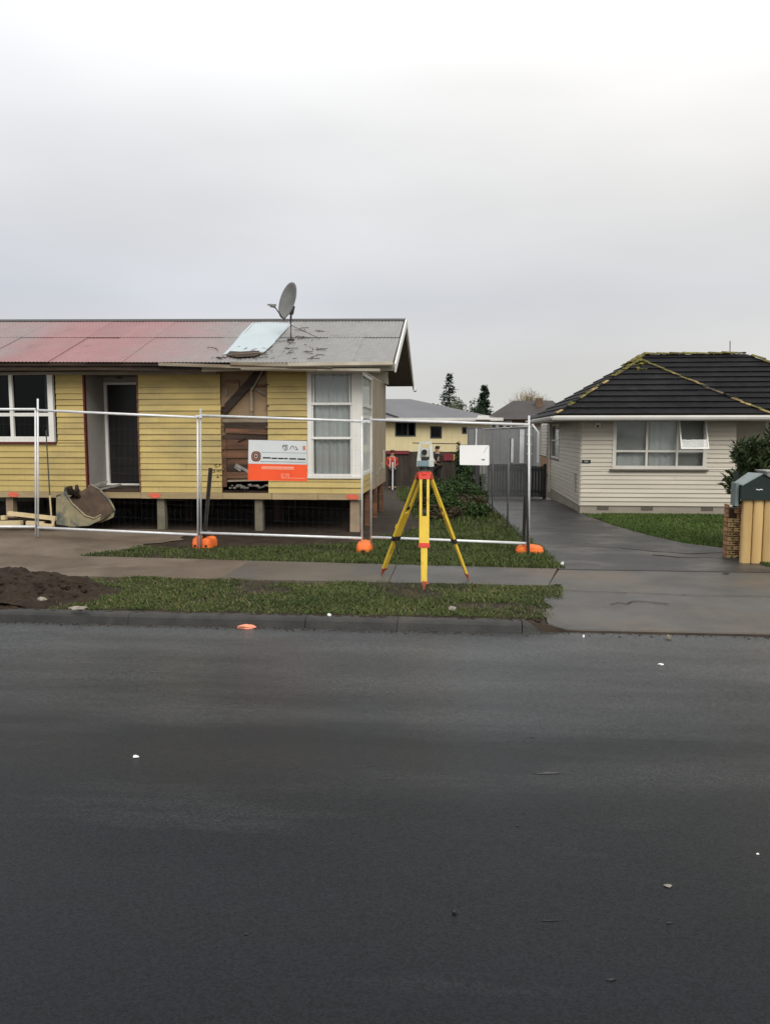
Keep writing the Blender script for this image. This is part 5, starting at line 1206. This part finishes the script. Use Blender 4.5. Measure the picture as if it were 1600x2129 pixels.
stems.build('stem', 'bark', bush, fix=False); leaves('foliage', pts, rng.uniform(.06, .15, len(pts)), 'bush_leaf', bush, .1, 3.2, dirs=dr)
def blobplant(name, label, cat, c, rx, ry, rz_, n, size, matn, lobes=9, group=None, asp=1.8, seed=0, stem=True, lo=0.0):
    R = random.Random(seed); root = plant(name, label, cat, (c[0], c[1], g(c[0], c[1])), group); pts = []; tt = []
    L_ = [(V((R.uniform(-.6, .6)*rx, R.uniform(-.6, .6)*ry, R.uniform(.25, .8)*rz_)), R.uniform(.3, .55)) for _ in range(lobes)]
    for i in range(n):
        lc, lr = L_[R.randrange(lobes)]; e = V((R.gauss(0, 1), R.gauss(0, 1), R.gauss(0, 1))).normalized()*(R.random()**.35)
        q = V(c)+lc+V((e.x*lr*rx, e.y*lr*ry, e.z*lr*rz_*.8))
        if q.z < c[2]+lo: q.z = c[2]+lo+R.random()*.1
        pts.append(q); tt.append(.2+.5*R.random())
    leaves('foliage', pts, [size*R.uniform(.6, 1.3) for _ in pts], matn, root, .25, asp, tt)
    if stem:
        mb = MB()
        for lc, lr in L_[:6]: mb.tube([c, V(c)+lc*.5+V((0, 0, .05)), V(c)+lc], max(.01, rx*.03), 5, .006, caps=False)
        mb.build('stem', 'bark', root, fix=False)
    return root
def spot(px, py, Y):
    p = at(px, py, Y=Y); return p
c = spot(962, 985, 29.5); c = V((c.x, 29.5, g(c.x, 29.5)))
blobplant('round_shrub', 'dense dark green shrub before the grey steel shed', 'shrub', c, .42, .42, 1.75, 5200, .10, 'shrub_leaf', 14, seed=3)
c = spot(985, 960, 29.8); c = V((c.x, 29.8, g(c.x, 29.8)))
weedspots = [(905, 1000, 24, .5, .5, 'weeds'), (935, 1000, 22.5, .55, .55, 'weeds'), (965, 1005, 21.5, .5, .6, 'weeds'), (985, 985, 23.5, .4, .9, 'weeds'), (950, 985, 25.5, .6, .7, 'weeds'), (920, 985, 27, .7, .55, 'weeds'), (975, 1030, 20, .45, .4, 'brown_weeds'), (940, 1040, 19.5, .6, .3, 'brown_weeds'), (905, 1025, 21, .5, .35, 'brown_weeds'), (990, 1015, 20.8, .3, .55, 'weeds'), (915, 1015, 20.2, .45, .5, 'weeds'), (955, 1018, 19.2, .5, .45, 'weeds'), (895, 985, 29, .5, .6, 'weeds'), (970, 990, 26.8, .45, 1.1, 'weeds'), (925, 1055, 18.2, .5, .25, 'brown_weeds'), (985, 1045, 18.6, .4, .35, 'weeds')]
labs = ['green weed clump nearest the tripod head', 'green weed clump right of the tripod head', 'green weed clump before the paling gate post', 'tall green weed clump below the white board', 'green weed clump in front of the round shrub', 'far green weed clump below the dark-clothed person', 'low brown weed clump by the paling fence', 'low spreading brown weed clump behind the right tripod leg', 'brown weed clump seen between the tripod legs', 'narrow green weed clump against the gate post', 'green weed clump directly behind the front tripod leg', 'green weed clump behind the right tripod leg', 'small far weed clump behind the survey instrument', 'tallest green weed clump under the round shrub', 'nearest low brown weed clump between the tripod legs', 'green weed clump at the edge of the drive nearest the fence']
for i, (px_, py_, Y_, r_, h_, mt) in enumerate(weedspots):
    p = at(px_, py_, Y=Y_); c = V((p.x, Y_, g(p.x, Y_)-.02)); blobplant('weed_clump', labs[i], 'weeds', c, r_, r_, h_, 1500, .09, mt, 8, 'weed clumps between the houses', 2.0, 20+i, False)

# ================================================================== BETWEEN THE HOUSES
# low paling gate across the neighbour's drive
GY = 26.3; gx0, gx1 = xat(1012, 1000, GY), xat(1128, 1000, GY); gz = g(2, GY); gt = zat(1060, 968, GY)
gate = thing('paling_gate', 'dark grey low paling gate across the driveway', 'gate', ((gx0+gx1)/2, GY, gz))
n_ = 19; wg = (gx1-gx0)/n_
for i in range(n_):
    a = gx0+i*wg; box('paling', 'paling', gate, a+.006, a+wg-.008, GY-random.uniform(.0, .012), GY+.018, gz+.07+random.uniform(0, .03), gt-random.uniform(0, .03))
for zz in (gz+.25, gt-.14): box('rail', 'paling', gate, gx0, gx1, GY+.019, GY+.07, zz-.05, zz+.05)
box('top_rail', 'paling', gate, gx0, xat(1092, 970, GY), GY-.06, GY-.02, gt-.02, gt+.05)
for a in (xat(1091, 990, GY), gx1+.05): box('gate_post', 'paling', gate, a-.05, a+.05, GY-.08, GY+.04, gz, gt+.06)
# side paling fence along the left edge of the drive
pf = thing('side_paling_fence', 'weathered paling fence along the left edge of the drive', 'fence', (.6, 24.6, g(.6, 24.6)))
y = 23.4; 
while y < 26.2:
    xx = .62-.02*(y-23.4); box('paling', 'paling', pf, xx-.02, xx+.0, y, y+.10, g(xx, y)-.02, 1.02+random.uniform(-.05, .05)-(.1 if y < 23.7 else 0)); y += .112
box('end_post', 'paling', pf, .54, .66, 23.22, 23.36, g(.6, 23.3)-.05, 1.12); box('rail', 'paling', pf, .52, .575, 23.4, 26.2, .55, .62)
# grey steel shed
SHY = 30.0; shx0, shx1 = xat(973, 930, SHY), xat(1123, 930, SHY); shz = zat(1040, 891, SHY); sgz = g(2, SHY)
shed = thing('steel_shed', 'grey sheet-steel shed behind the paling gate', 'shed', ((shx0+shx1)/2, SHY, sgz))
n_ = 9; ws_ = (shx1-shx0)/n_
for i in range(n_): 
    a = shx0+i*ws_; box('wall_sheet', 'grey_iron', shed, a+.006, a+ws_-.006, SHY-.012*(i % 2), SHY+.05, sgz, shz-.006*(i % 3))
box('side_wall', 'grey_iron', shed, shx0, shx0+.05, SHY+.051, SHY+3, sgz, shz-.02); box('end_wall', 'grey_iron', shed, shx1-.05, shx1, SHY+.051, SHY+3, sgz, shz-.02)
box('shed_roof', 'far_roof', shed, shx0-.03, shx1+.03, SHY-.02, SHY+3.05, shz+.001, shz+.05)
for px0_, px1_, a_, b_ in ((1062, 1066, 912, 962), (1080, 1088, 893, 963), (988, 990.5, 891, 925)):
    q0, q1 = at(px0_, a_, Y=SHY-.06), at(px1_, b_, Y=SHY-.06); box('trim_post', 'white_post', shed, q0.x, q1.x, SHY-.08, SHY-.02, q1.z, q0.z)
q0, q1 = at(1057, 911, Y=SHY-.03), at(1062, 962, Y=SHY-.03); box('door_gap', 'ink', shed, q0.x, q1.x, SHY-.03, SHY-.014, q1.z, q0.z)
for zz in (905, 925, 945): 
    q = at(1094, zz, Y=SHY-.05); box('girt', 'white_post', shed, q.x, q.x+.2, SHY-.05, SHY-.015, q.z, q.z+.05)
# brown board fence at the end of the yard
BYY = 36.0; bfx0, bfx1 = -4.2, xat(1000, 950, BYY); bt = zat(880, 939, BYY); bgz = g(0, BYY)
bf = thing('brown_board_fence', 'dark brown board fence across the end of the yard', 'fence', ((bfx0+bfx1)/2, BYY, bgz))
n_ = int((bfx1-bfx0)/.16)
for i in range(n_):
    a = bfx0+i*(bfx1-bfx0)/n_; box('paling', 'brown_fence', bf, a-.012, a+(bfx1-bfx0)/n_+.012, BYY-.022*(i % 2)-.001*(i%3), BYY-.022*(i % 2)+.018, bgz-.05, bt+random.uniform(-.02, .02))
box('rail', 'brown_fence', bf, bfx0, bfx1, BYY+.021, BYY+.07, bgz+.3, bgz+.4)
q0, q1 = at(921, 943, Y=BYY-.1), at(940, 957.5, Y=BYY-.1); o = MB().box(q0.x, q1.x, BYY-.1, BYY-.07, q1.z, q0.z).build('red_board', 'red_panel', None, origin=(q0.x, BYY-.1, q1.z)); o['label'] = 'dark red board fixed on the brown fence'; o['category'] = 'board'
q0, q1 = at(942, 945, Y=BYY-.1), at(953, 957, Y=BYY-.1); o = MB().box(q0.x, q1.x, BYY-.1, BYY-.07, q1.z, q0.z).build('yellow_board_sign', 'yellow_panel', None, origin=(q0.x, BYY-.1, q1.z)); o['label'] = 'small yellowish board beside the dark red board'; o['category'] = 'board'
q0, q1 = at(803, 937, Y=BYY-.1), at(850, 944, Y=BYY-.1); o = MB().box(q0.x, q1.x, BYY-.1, BYY-.07, q1.z, q0.z).build('red_strip', 'red_panel', None, origin=(q0.x, BYY-.1, q1.z)); o['label'] = 'narrow dark red strip along the fence top behind the worker'; o['category'] = 'board'
# cream house
CY_ = 39.0; cx0, cx1 = -8.0, xat(1020, 920, CY_); cgz = -.4; czt = zat(900, 873, CY_)
ch = thing('cream_house', 'cream walled house with low grey hip roof behind the yard', 'house', ((cx0+cx1)/2, CY_, cgz))
def wallwith(name, mt, parent, x0, x1, y, z0, z1, holes):
    mb = MB(); xs_ = sorted({x0, x1, *[h[0] for h in holes], *[h[1] for h in holes]})
    for a, b in zip(xs_[:-1], xs_[1:]):
        hs = [h for h in holes if h[0] <= a and b <= h[1]]
        if hs: mb.box(a, b, y, y+.15, z0, hs[0][2]); mb.box(a, b, y, y+.15, hs[0][3], z1)
        else: mb.box(a, b, y, y+.15, z0, z1)
    return mb.build(name, mt, parent)
hol = []
for a, b, c_1, d in ((821, 864, 878, 907.5), (894, 918, 886, 911.5), (960, 970, 888, 902), (975, 998, 889, 925)):
    p, q = at(a, c_1, Y=CY_), at(b, d, Y=CY_); hol.append((p.x, q.x, q.z, p.z))
wallwith('wall', 'cream_wall', ch, cx0, cx1, CY_, cgz, czt, hol)
for i, h in enumerate(hol):
    wn = MB().box(h[0], h[0]+.06, CY_-.02, CY_+.06, h[2], h[3]).box(h[1]-.06, h[1], CY_-.02, CY_+.06, h[2], h[3]).box(h[0]+.061, h[1]-.061, CY_-.02, CY_+.06, h[2], h[2]+.06).box(h[0]+.061, h[1]-.061, CY_-.02, CY_+.06, h[3]-.06, h[3]).build('window', 'alu_dark', ch)
    if i == 0: box('mullion', 'alu_dark', wn, h[0]+(h[1]-h[0])*.58, h[0]+(h[1]-h[0])*.58+.06, CY_-.01, CY_+.05, h[2]+.061, h[3]-.061)
    box('pane', 'glass_dark', wn, h[0]+.061, h[1]-.061, CY_+.055, CY_+.062, h[2]+.061, h[3]-.061)
    if i == 0: curtain('curtain', wn, h[0], h[0]+(h[1]-h[0])*.7, h[2], h[3], CY_+.25, 4, .04, 'blind')
box('inner_wall', 'interior', ch, cx0, cx1, CY_+2, CY_+2.05, cgz, czt); box('side_wall', 'cream_wall', ch, cx1-.15, cx1-.001, CY_+.151, CY_+7, cgz, czt); box('ceiling', 'interior', ch, cx0, cx1-.16, CY_+.16, CY_+7, czt-.03, czt-.001)
rx1 = cx1+.5; ry0 = CY_-.5; ry1 = CY_+7.5; rzt = zat(840, 829.5, (ry0+ry1)/2); hipx = xat(852, 830, (ry0+ry1)/2); ym_ = (ry0+ry1)/2; ze2 = czt+.05
MB().add([(cx0-.5, ry0, ze2), (rx1, ry0, ze2), (rx1, ry1, ze2), (cx0-.5, ry1, ze2), (cx0-.5, ym_, rzt), (hipx, ym_, rzt)], [(0,1,5,4), (1,2,5), (2,3,4,5), (3,0,4), (3,2,1,0)]).build('roof', 'far_roof', ch)
box('gutter', 'far_white', ch, cx0-.5, rx1+.05, ry0-.1, ry0-.002, ze2-.1, ze2+.04)
box('soffit', 'soffit', ch, cx0-.5, rx1, ry0+.002, CY_-.001, ze2-.06, ze2-.03)
p0, p1 = V((hipx-1.2, ry0+1.2, ze2+(rzt-ze2)*.31)), 0
for t_a, t_b in (((-2.9, .05), (-1.2, .6)),):
    k5 = (rzt-ze2)/(ym_-ry0); MB().beam((t_a[0], ry0+t_a[1]*4, ze2+t_a[1]*4*k5+.03), (t_b[0]-3.6, ry0+t_b[1]*4, ze2+t_b[1]*4*k5+.03), .12, .05).build('valley_trim', 'far_dark_roof', ch)
p = at(1004, 868, Y=38.4); MB().obox(p, (1,0,0), (0,1,0), (0,0,1), .35, .12, .10, .7).build('skylight', 'far_white', ch)
# dark-roofed house further back
DYY = 47.0; dh = thing('dark_roof_house', 'far house with dark brown roof between the trees', 'house', (4, DYY, -.4))
dx0, dx1 = xat(1022, 880, DYY), xat(1180, 880, DYY); dzt = zat(1080, 872, DYY)
box('wall', 'far_brick', dh, dx0, dx1, DYY, DYY+6, -.4, dzt)
apx_ = at(1073, 833, Y=DYY+3)
MB().add([(dx0-.5, DYY-.5, dzt), (dx1+.5, DYY-.5, dzt), (dx1+.5, DYY+6.5, dzt), (dx0-.5, DYY+6.5, dzt), (apx_.x-.2, DYY+3, apx_.z), (apx_.x+2.2, DYY+3, apx_.z)], [(0,1,5,4), (1,2,5), (2,3,4,5), (3,0,4), (3,2,1,0)]).build('roof', 'far_dark_roof', dh)
for a, b in ((1022, 1030), (1036, 1046), (1052, 1060)): 
    p, q = at(a, 878, Y=DYY-.02), at(b, 889, Y=DYY-.02); f_ = box('window', 'far_white', dh, p.x-.1, q.x+.1, DYY-.05, DYY-.002, q.z-.1, p.z+.1); box('pane', 'alu_dark', f_, p.x, q.x, DYY-.06, DYY-.051, q.z, p.z)
p, q = at(1118, 835, Y=DYY+2.0), at(1122, 850, Y=DYY+2.0); box('chimney', 'far_brick', dh, p.x-.15, q.x+.15, DYY+1.8, DYY+2.3, dzt, p.z+.2)
# ---- trees
def conifer(label, px, ptop, pbase, Y, wpx, n_lay, seed, dens=1.0, sparse_top=False):
    R = random.Random(seed); top = at(px, ptop, Y=Y); sc = Y/FPX; h = top.z+.4; c = V((top.x, Y, -.4)); rmax = wpx*sc/2
    root = thing('conifer_tree', label, 'tree', tuple(c), 'conifers behind the cream house'); visz = at(px, pbase, Y=Y).z
    MB().tube([c, V((c.x, c.y, top.z-.1))], .16, 7, .02).build('trunk', 'bark', root)
    pts = []; dr = []; mb = MB()
    for i in range(n_lay):
        f_ = i/(n_lay-1); z = 1.0+(top.z-1.0)*f_; r = rmax*(1-f_)**(.9 if not sparse_top else 1.05)*1.9*(.75+.5*R.random()) if z > visz else rmax*1.15*(.7+.4*R.random())
        r = min(r, rmax*1.25); 
        if r < .05: r = .06
        for k_ in range(R.randint(5, 8)):
            a = R.uniform(0, 6.28); rr = r*R.uniform(.65, 1.1); tip = V((c.x+math.cos(a)*rr, c.y+math.sin(a)*rr, z+(-.18*rr if not sparse_top else .05*rr)))
            base = V((c.x, c.y, z)); mb.tube([base, tip], .018, 3, .006, caps=False)
            for m_ in range(int((10+26*rr)*dens)):
                t = R.random()**.7; q = base.lerp(tip, t); pts.append(q+V((R.gauss(0, .06), R.gauss(0, .06), R.gauss(0, .05)))); dr.append((tip-base).normalized()*.6+V((R.gauss(0, .5), R.gauss(0, .5), -.2)))
    mb.build('branches', 'bark', root, fix=False)['kind'] = 'stuff'
    leaves('crown', pts, [R.uniform(.12, .28) for _ in pts], 'conifer_leaf', root, 0, 2.6, dirs=dr)
conifer('taller open-branched conifer left of the two behind the cream house', 934, 779, 842, 62, 58, 26, 4, .75, True)
conifer('shorter dense conifer right of the two behind the cream house', 1006, 803, 850, 60, 46, 26, 8, 1.5)
c = at(925, 840, Y=58); blobplant('broad_tree', 'pale broadleaf crown below the taller conifer', 'tree', (c.x+.9, 58, .3), 1.5, 1.3, 3.6, 4500, .20, 'dusty_leaf', 14, 'far broadleaf trees', 1.8, 51)
c = at(990, 850, Y=56); blobplant('broad_tree', 'low dark broadleaf crown between the two conifers', 'tree', (c.x-.3, 56, .3), 1.0, 1.2, 3.6, 3000, .18, 'conifer_leaf', 10, 'far broadleaf trees', 1.8, 57)
# bare willow
R = random.Random(12); WY = 55.0; wb = at(1098, 860, Y=WY); wil = thing('bare_willow', 'leafless yellow-brown willow beside the black tiled roof', 'tree', (wb.x, WY, -.4))
mb = MB(); tw = MB(); ztop = at(1098, 808, Y=WY).z; hwx = 42*WY/FPX
mb.tube([(wb.x, WY, -.4), (wb.x, WY, 1.6), (wb.x-.1, WY, 2.4)], .22, 8, .12)
mb.build('trunk', 'bark', wil)
for i in range(170):
    a = R.uniform(-1, 1); bx = wb.x+a*hwx*R.uniform(.3, 1); base = V((wb.x+a*.3, WY+R.uniform(-.5, .5), 1.6+R.random()*1)); top = V((bx+R.gauss(0, .2), WY+R.uniform(-1.2, 1.2), 2.6+(ztop-2.6)*R.uniform(.45, 1.05)*(1-.35*abs(a))))
    mid = base.lerp(top, .55)+V((a*.35, 0, .1)); tw.tube([base, mid, top], .022, 3, .005, caps=False)
    for k_ in range(7):
        q = mid.lerp(top, R.random()); tw.tube([q, q+V((R.gauss(0, .25), R.gauss(0, .2), R.uniform(.1, .45)))], .010, 3, .003, caps=False)
tw.build('crown', 'willow_twig', wil, fix=False)

# ================================================================== PEOPLE
def skinned(name, verts, edges_, radii, mt, parent, root_i=0, sub=1):
    me = bpy.data.meshes.new(name); me.from_pydata([tuple(v) for v in verts], edges_, []); me.update(); o = bpy.data.objects.new(name, me); COL.objects.link(o)
    m1 = o.modifiers.new('skin', 'SKIN'); m1.use_smooth_shade = True
    if not me.skin_vertices: me.attributes.new
    for i, sv in enumerate(me.skin_vertices[0].data):
        r = radii[i]; sv.radius = r if isinstance(r, tuple) else (r, r); sv.use_root = (i == root_i)
    m2 = o.modifiers.new('sub', 'SUBSURF'); m2.levels = sub; m2.render_levels = sub
    me.materials.append(M[mt]); adopt(o, parent); return o
def ensure_skin(me):
    pass
def person(label, px, pyfoot, Y, scale, face, cloth_top, cloth_leg, arms, hat=None):
    p = at(px, pyfoot, Y=Y); gz_ = g(p.x, Y); root = thing('person', label, 'person', (p.x, Y, gz_), 'people at the end of the yard')
    cf, sf_ = math.cos(face), math.sin(face)
    def W(x, y, z): return V((p.x+(x*cf-y*sf_)*scale, Y+(x*sf_+y*cf)*scale, gz_+z*scale))
    S = scale
    # x: right, y: forward is -y
    bv = [W(0,0,.95), W(0,0,1.15), W(0,0,1.38), W(0,0,1.50), W(0,-.02,1.58), W(0,-.02,1.70),
          W(-.09,0,.90), W(-.11,-.02,.50), W(-.12,.02,.09), W(-.13,-.13,.04), W(.09,0,.90), W(.11,-.02,.50), W(.12,.02,.09), W(.13,-.13,.04)]
    br_ = [.13, .12, .14, .06, .075, .085, .085, .06, .042, .035, .085, .06, .042, .035]
    be = [(0,1),(1,2),(2,3),(3,4),(4,5),(0,6),(6,7),(7,8),(8,9),(0,10),(10,11),(11,12),(12,13)]
    hands = []
    for s_, (el, wr) in zip((-1, 1), arms):
        i = len(bv); bv += [W(s_*.19, 0, 1.40), W(*el), W(*wr)]; br_ += [.055, .042, .03]; be += [(2, i), (i, i+1), (i+1, i+2)]
        wv = V(wr); ev = V(el); d = (wv-ev).normalized(); pl = wv+d*.07; bv.append(W(*pl)); br_.append(.03); be.append((i+2, i+3))
        sdv = d.cross(V((0, 1, .2))).normalized()
        for k_, (o_, l_f) in enumerate(((-.03, .07), (-.01, .085), (.012, .08), (.032, .065))):
            j = len(bv); bv += [W(*(pl+sdv*o_+d*l_f*.5)), W(*(pl+sdv*o_*1.1+d*l_f+V((0, -.015, 0))))]; br_ += [.009, .008]; be += [(i+3, j), (j, j+1)]
        j = len(bv); bv += [W(*(wv+d*.03+sdv*-.045)), W(*(wv+d*.075+sdv*-.06))]; br_ += [.010, .009]; be += [(i+2, j), (j, j+1)]
    skinned('body', bv, be, [r*S for r in br_], 'skin', root)
    jv = [W(0,0,.86), W(0,0,1.0), W(0,0,1.2), W(0,0,1.40), W(0,0,1.47)]; jr = [(.185,.14), (.18,.135), (.18,.135), (.17,.12), (.09,.085)]; je = [(0,1),(1,2),(2,3),(3,4)]
    for s_, (el, wr) in zip((-1, 1), arms):
        i = len(jv); jv += [W(s_*.20, 0, 1.40), W(*el), W(*(V(el).lerp(V(wr), .92)))]; jr += [.078, .06, .05]; je += [(3, i), (i, i+1), (i+1, i+2)]
    jk = skinned('jacket', jv, je, [tuple(q*S for q in r) if isinstance(r, tuple) else r*S for r in jr], cloth_top, root)
    tv = [W(0,0,.96), W(-.09,0,.88), W(-.11,-.02,.50), W(-.12,.02,.12), W(.09,0,.88), W(.11,-.02,.50), W(.12,.02,.12)]
    skinned('trousers', tv, [(0,1),(1,2),(2,3),(0,4),(4,5),(5,6)], [r*S for r in (.15, .115, .085, .075, .115, .085, .075)], cloth_leg, root)
    for s_ in (-1, 1): MB().add(*lump(W(s_*.125, -.07, .045), .075*S, 900+s_, (.75, 1.7, .6), 2)).build('boot', 'black_cloth', root, smooth=True)
    # face and hair
    hc_ = W(0, -.01, 1.665); fx = lambda x, y, z: W(x, y-.01, 1.665+z)
    for s_ in (-1, 1):
        MB().add(*lump(fx(s_*.035, -.088, .01), .013*S, 3, (1,.6,.8), 1)).build('eye', 'ink', root)
        MB().add(*lump(fx(s_*.088, .0, .0), .028*S, 4, (.4,.8,1.2), 1)).build('ear', 'skin', root)
    MB().add(*lump(fx(0, -.1, -.02), .018*S, 5, (.8,1,1.3), 1)).build('nose', 'skin', root); MB().add(*lump(fx(0, -.088, -.06), .022*S, 6, (1.2,.4,.4), 1)).build('mouth', 'maroon', root)
    if hat: MB().add(*lump(fx(0, .0, .055), .108*S, 7, (1, 1.15, .75), 2)).build('hat', hat, root, smooth=True)
    else: MB().add(*lump(fx(0, .02, .045), .102*S, 7, (1, 1.08, .85), 2)).build('hair', 'hair', root, smooth=True)
    return root, W
r1, W1 = person('worker in orange high-visibility jacket holding a white pole beside the yellow house', 815, 1005, 33.2, .93, 0.15, 'hivis', 'black_cloth', [((-.25, .02, 1.14), (-.14, -.22, 1.05)), ((.25, .02, 1.14), (.10, -.24, 1.05))], 'maroon')
for zz in (1.0, 1.22):
    pass
MB().beam(W1(-.10, -.15, 1.40), W1(-.12, -.16, .92), .03, .012, up=(0,1,0)).build('reflective_band', 'reflective', r1); MB().beam(W1(.10, -.15, 1.40), W1(.12, -.16, .92), .03, .012, up=(0,1,0)).build('reflective_band', 'reflective', r1)
q = W1(.0, -.30, 0); pole = MB().tube([(q.x, q.y, g(q.x, q.y)), (q.x, q.y, g(q.x, q.y)+1.15)], .025, 8).build('survey_pole', 'litter_white', None, origin=(q.x, q.y, g(q.x, q.y))); pole['label'] = 'white pole held upright by the worker in orange'; pole['category'] = 'pole'
r2, W2 = person('person in black clothes carrying a long staff across the shoulders', 908, 1000, 34.0, 1.02, -.75, 'black_cloth', 'black_cloth', [((-.36, -.02, 1.30), (-.42, -.08, 1.52)), ((.30, -.08, 1.12), (.16, -.28, 1.12))])
MB().beam(W2(-.14, -.16, 1.34), W2(.12, -.20, 1.05), .05, .012, up=(0,1,0)).build('pale_stripe', 'reflective', r2)
a, b = at(857, 921, Y=34.1), at(957, 923, Y=34.1); st_ = MB().tube([a, b], .022, 6).build('measuring_staff', 'dark_wood', None, origin=tuple(a)); st_['label'] = 'long thin dark staff resting on the shoulders of the person in black'; st_['category'] = 'staff'

# ================================================================== LITTER ON THE ROAD AND VERGE
def scrap(name, label, cat, px, py, Z, rx, ry, h, mt, seed, group=None):
    p = at(px, py, Z=Z); v_, f_ = lump((0, 0, h*.4), 1, seed, (1, 1, 1), 2)
    rx, ry = (rx*.72, ry*.72) if mt == 'litter_white' else (rx, ry); v_ = [(a*rx, b*ry, max(0, (c-h*.4)*h+h*.4)) for a, b, c in v_]
    mb = MB(); mb.v = v_; mb.f = f_; o = mb.build(name, mt, None, fix=False); o.location = (p.x, p.y, Z); o['label'] = label; o['category'] = cat
    if group: o['group'] = group
RZ = -.109
scrap('paper_scrap', 'white paper scrap alone on the left of the road', 'litter', 282, 1574, RZ, .028, .022, .008, 'litter_white', 1)
scrap('paper_scrap', 'white scrap on the road in front of the driveway', 'litter', 1373, 1382, RZ, .035, .03, .01, 'litter_white', 2)
scrap('paper_scrap', 'tiny white scrap at the far right edge of the road', 'litter', 1574, 1776, RZ, .010, .008, .004, 'litter_white', 3)
scrap('paper_scrap', 'white scrap in the gutter below the tripod side kerb', 'litter', 684, 1304, RZ, .02, .03, .012, 'litter_white', 4)
scrap('paper_scrap', 'white scrap on top of the kerb edge', 'litter', 684, 1280, .006, .03, .03, .02, 'litter_white', 5)
scrap('crushed_cup', 'flattened pinkish orange litter at the foot of the kerb', 'litter', 512, 1306, RZ, .105, .05, .03, 'litter_pink', 6)
scrap('stone', 'brownish stone at the edge of the vehicle crossing', 'stone', 1388, 1329, RZ, .03, .03, .035, 'stone', 7)
scrap('stone', 'pale pebble left of the brownish stone at the crossing', 'stone', 1212, 1325, RZ, .017, .02, .02, 'litter_white', 8)
scrap('stone', 'dark pebble lying low on the road near the middle', 'stone', 944, 1898, RZ, .010, .009, .009, 'ink', 9)
scrap('stone', 'grey speck of stone on the lower right of the road', 'stone', 1387, 1842, RZ, .018, .012, .006, 'stone', 10)
scrap('stone', 'small pale stone at the corner of the lawn beside the drive', 'stone', 1168, 1175, .015, .035, .03, .04, 'litter_white', 11)
scrap('stone', 'pale stone lying in the grass of the verge', 'stone', 940, 1269, .02, .05, .04, .035, 'stone', 12)
scrap('stone', 'pale stone in the dark soil heap', 'stone', 88, 1249, .12, .05, .035, .03, 'stone', 13)
scrap('stone', 'flat tan stone at the foot of the soil heap', 'stone', 163, 1266, .05, .11, .05, .02, 'stone', 16)
scrap('leaf_litter', 'dark fallen leaf on the footpath near the crossing joint', 'leaf', 1158, 1216, .016, .05, .03, .006, 'dark_soil', 14)
scrap('leaf_litter', 'dark fallen leaf on the concrete by the timber fence', 'leaf', 1507, 1192, .016, .05, .03, .006, 'dark_soil', 15)
for i, (px_, py_, rx_, ry_) in enumerate(((1140, 1608, .10, .018), (1390, 1919, .02, .004), (1140, 1914, .06, .004), (512, 1942, .014, .006), (1270, 2037, .025, .008), (1088, 1690, .010, .006), (1075, 1717, .012, .004), (1105, 1533, .02, .006))):
    p = at(px_, py_, Z=RZ); R = random.Random(80+i); P = [(p.x+rx_*math.cos(t)*R.uniform(.4, 1.1), p.y+ry_*math.sin(t)*R.uniform(.4, 1.1)+.1*rx_*math.cos(t), RZ+.0004) for t in [k_*.39 for k_ in range(16)]]
    o = MB().prism(P, (0,0,0), (0, 0, .0015)).build('chalk_mark', 'kerb_concrete' if i else 'path_concrete', road)
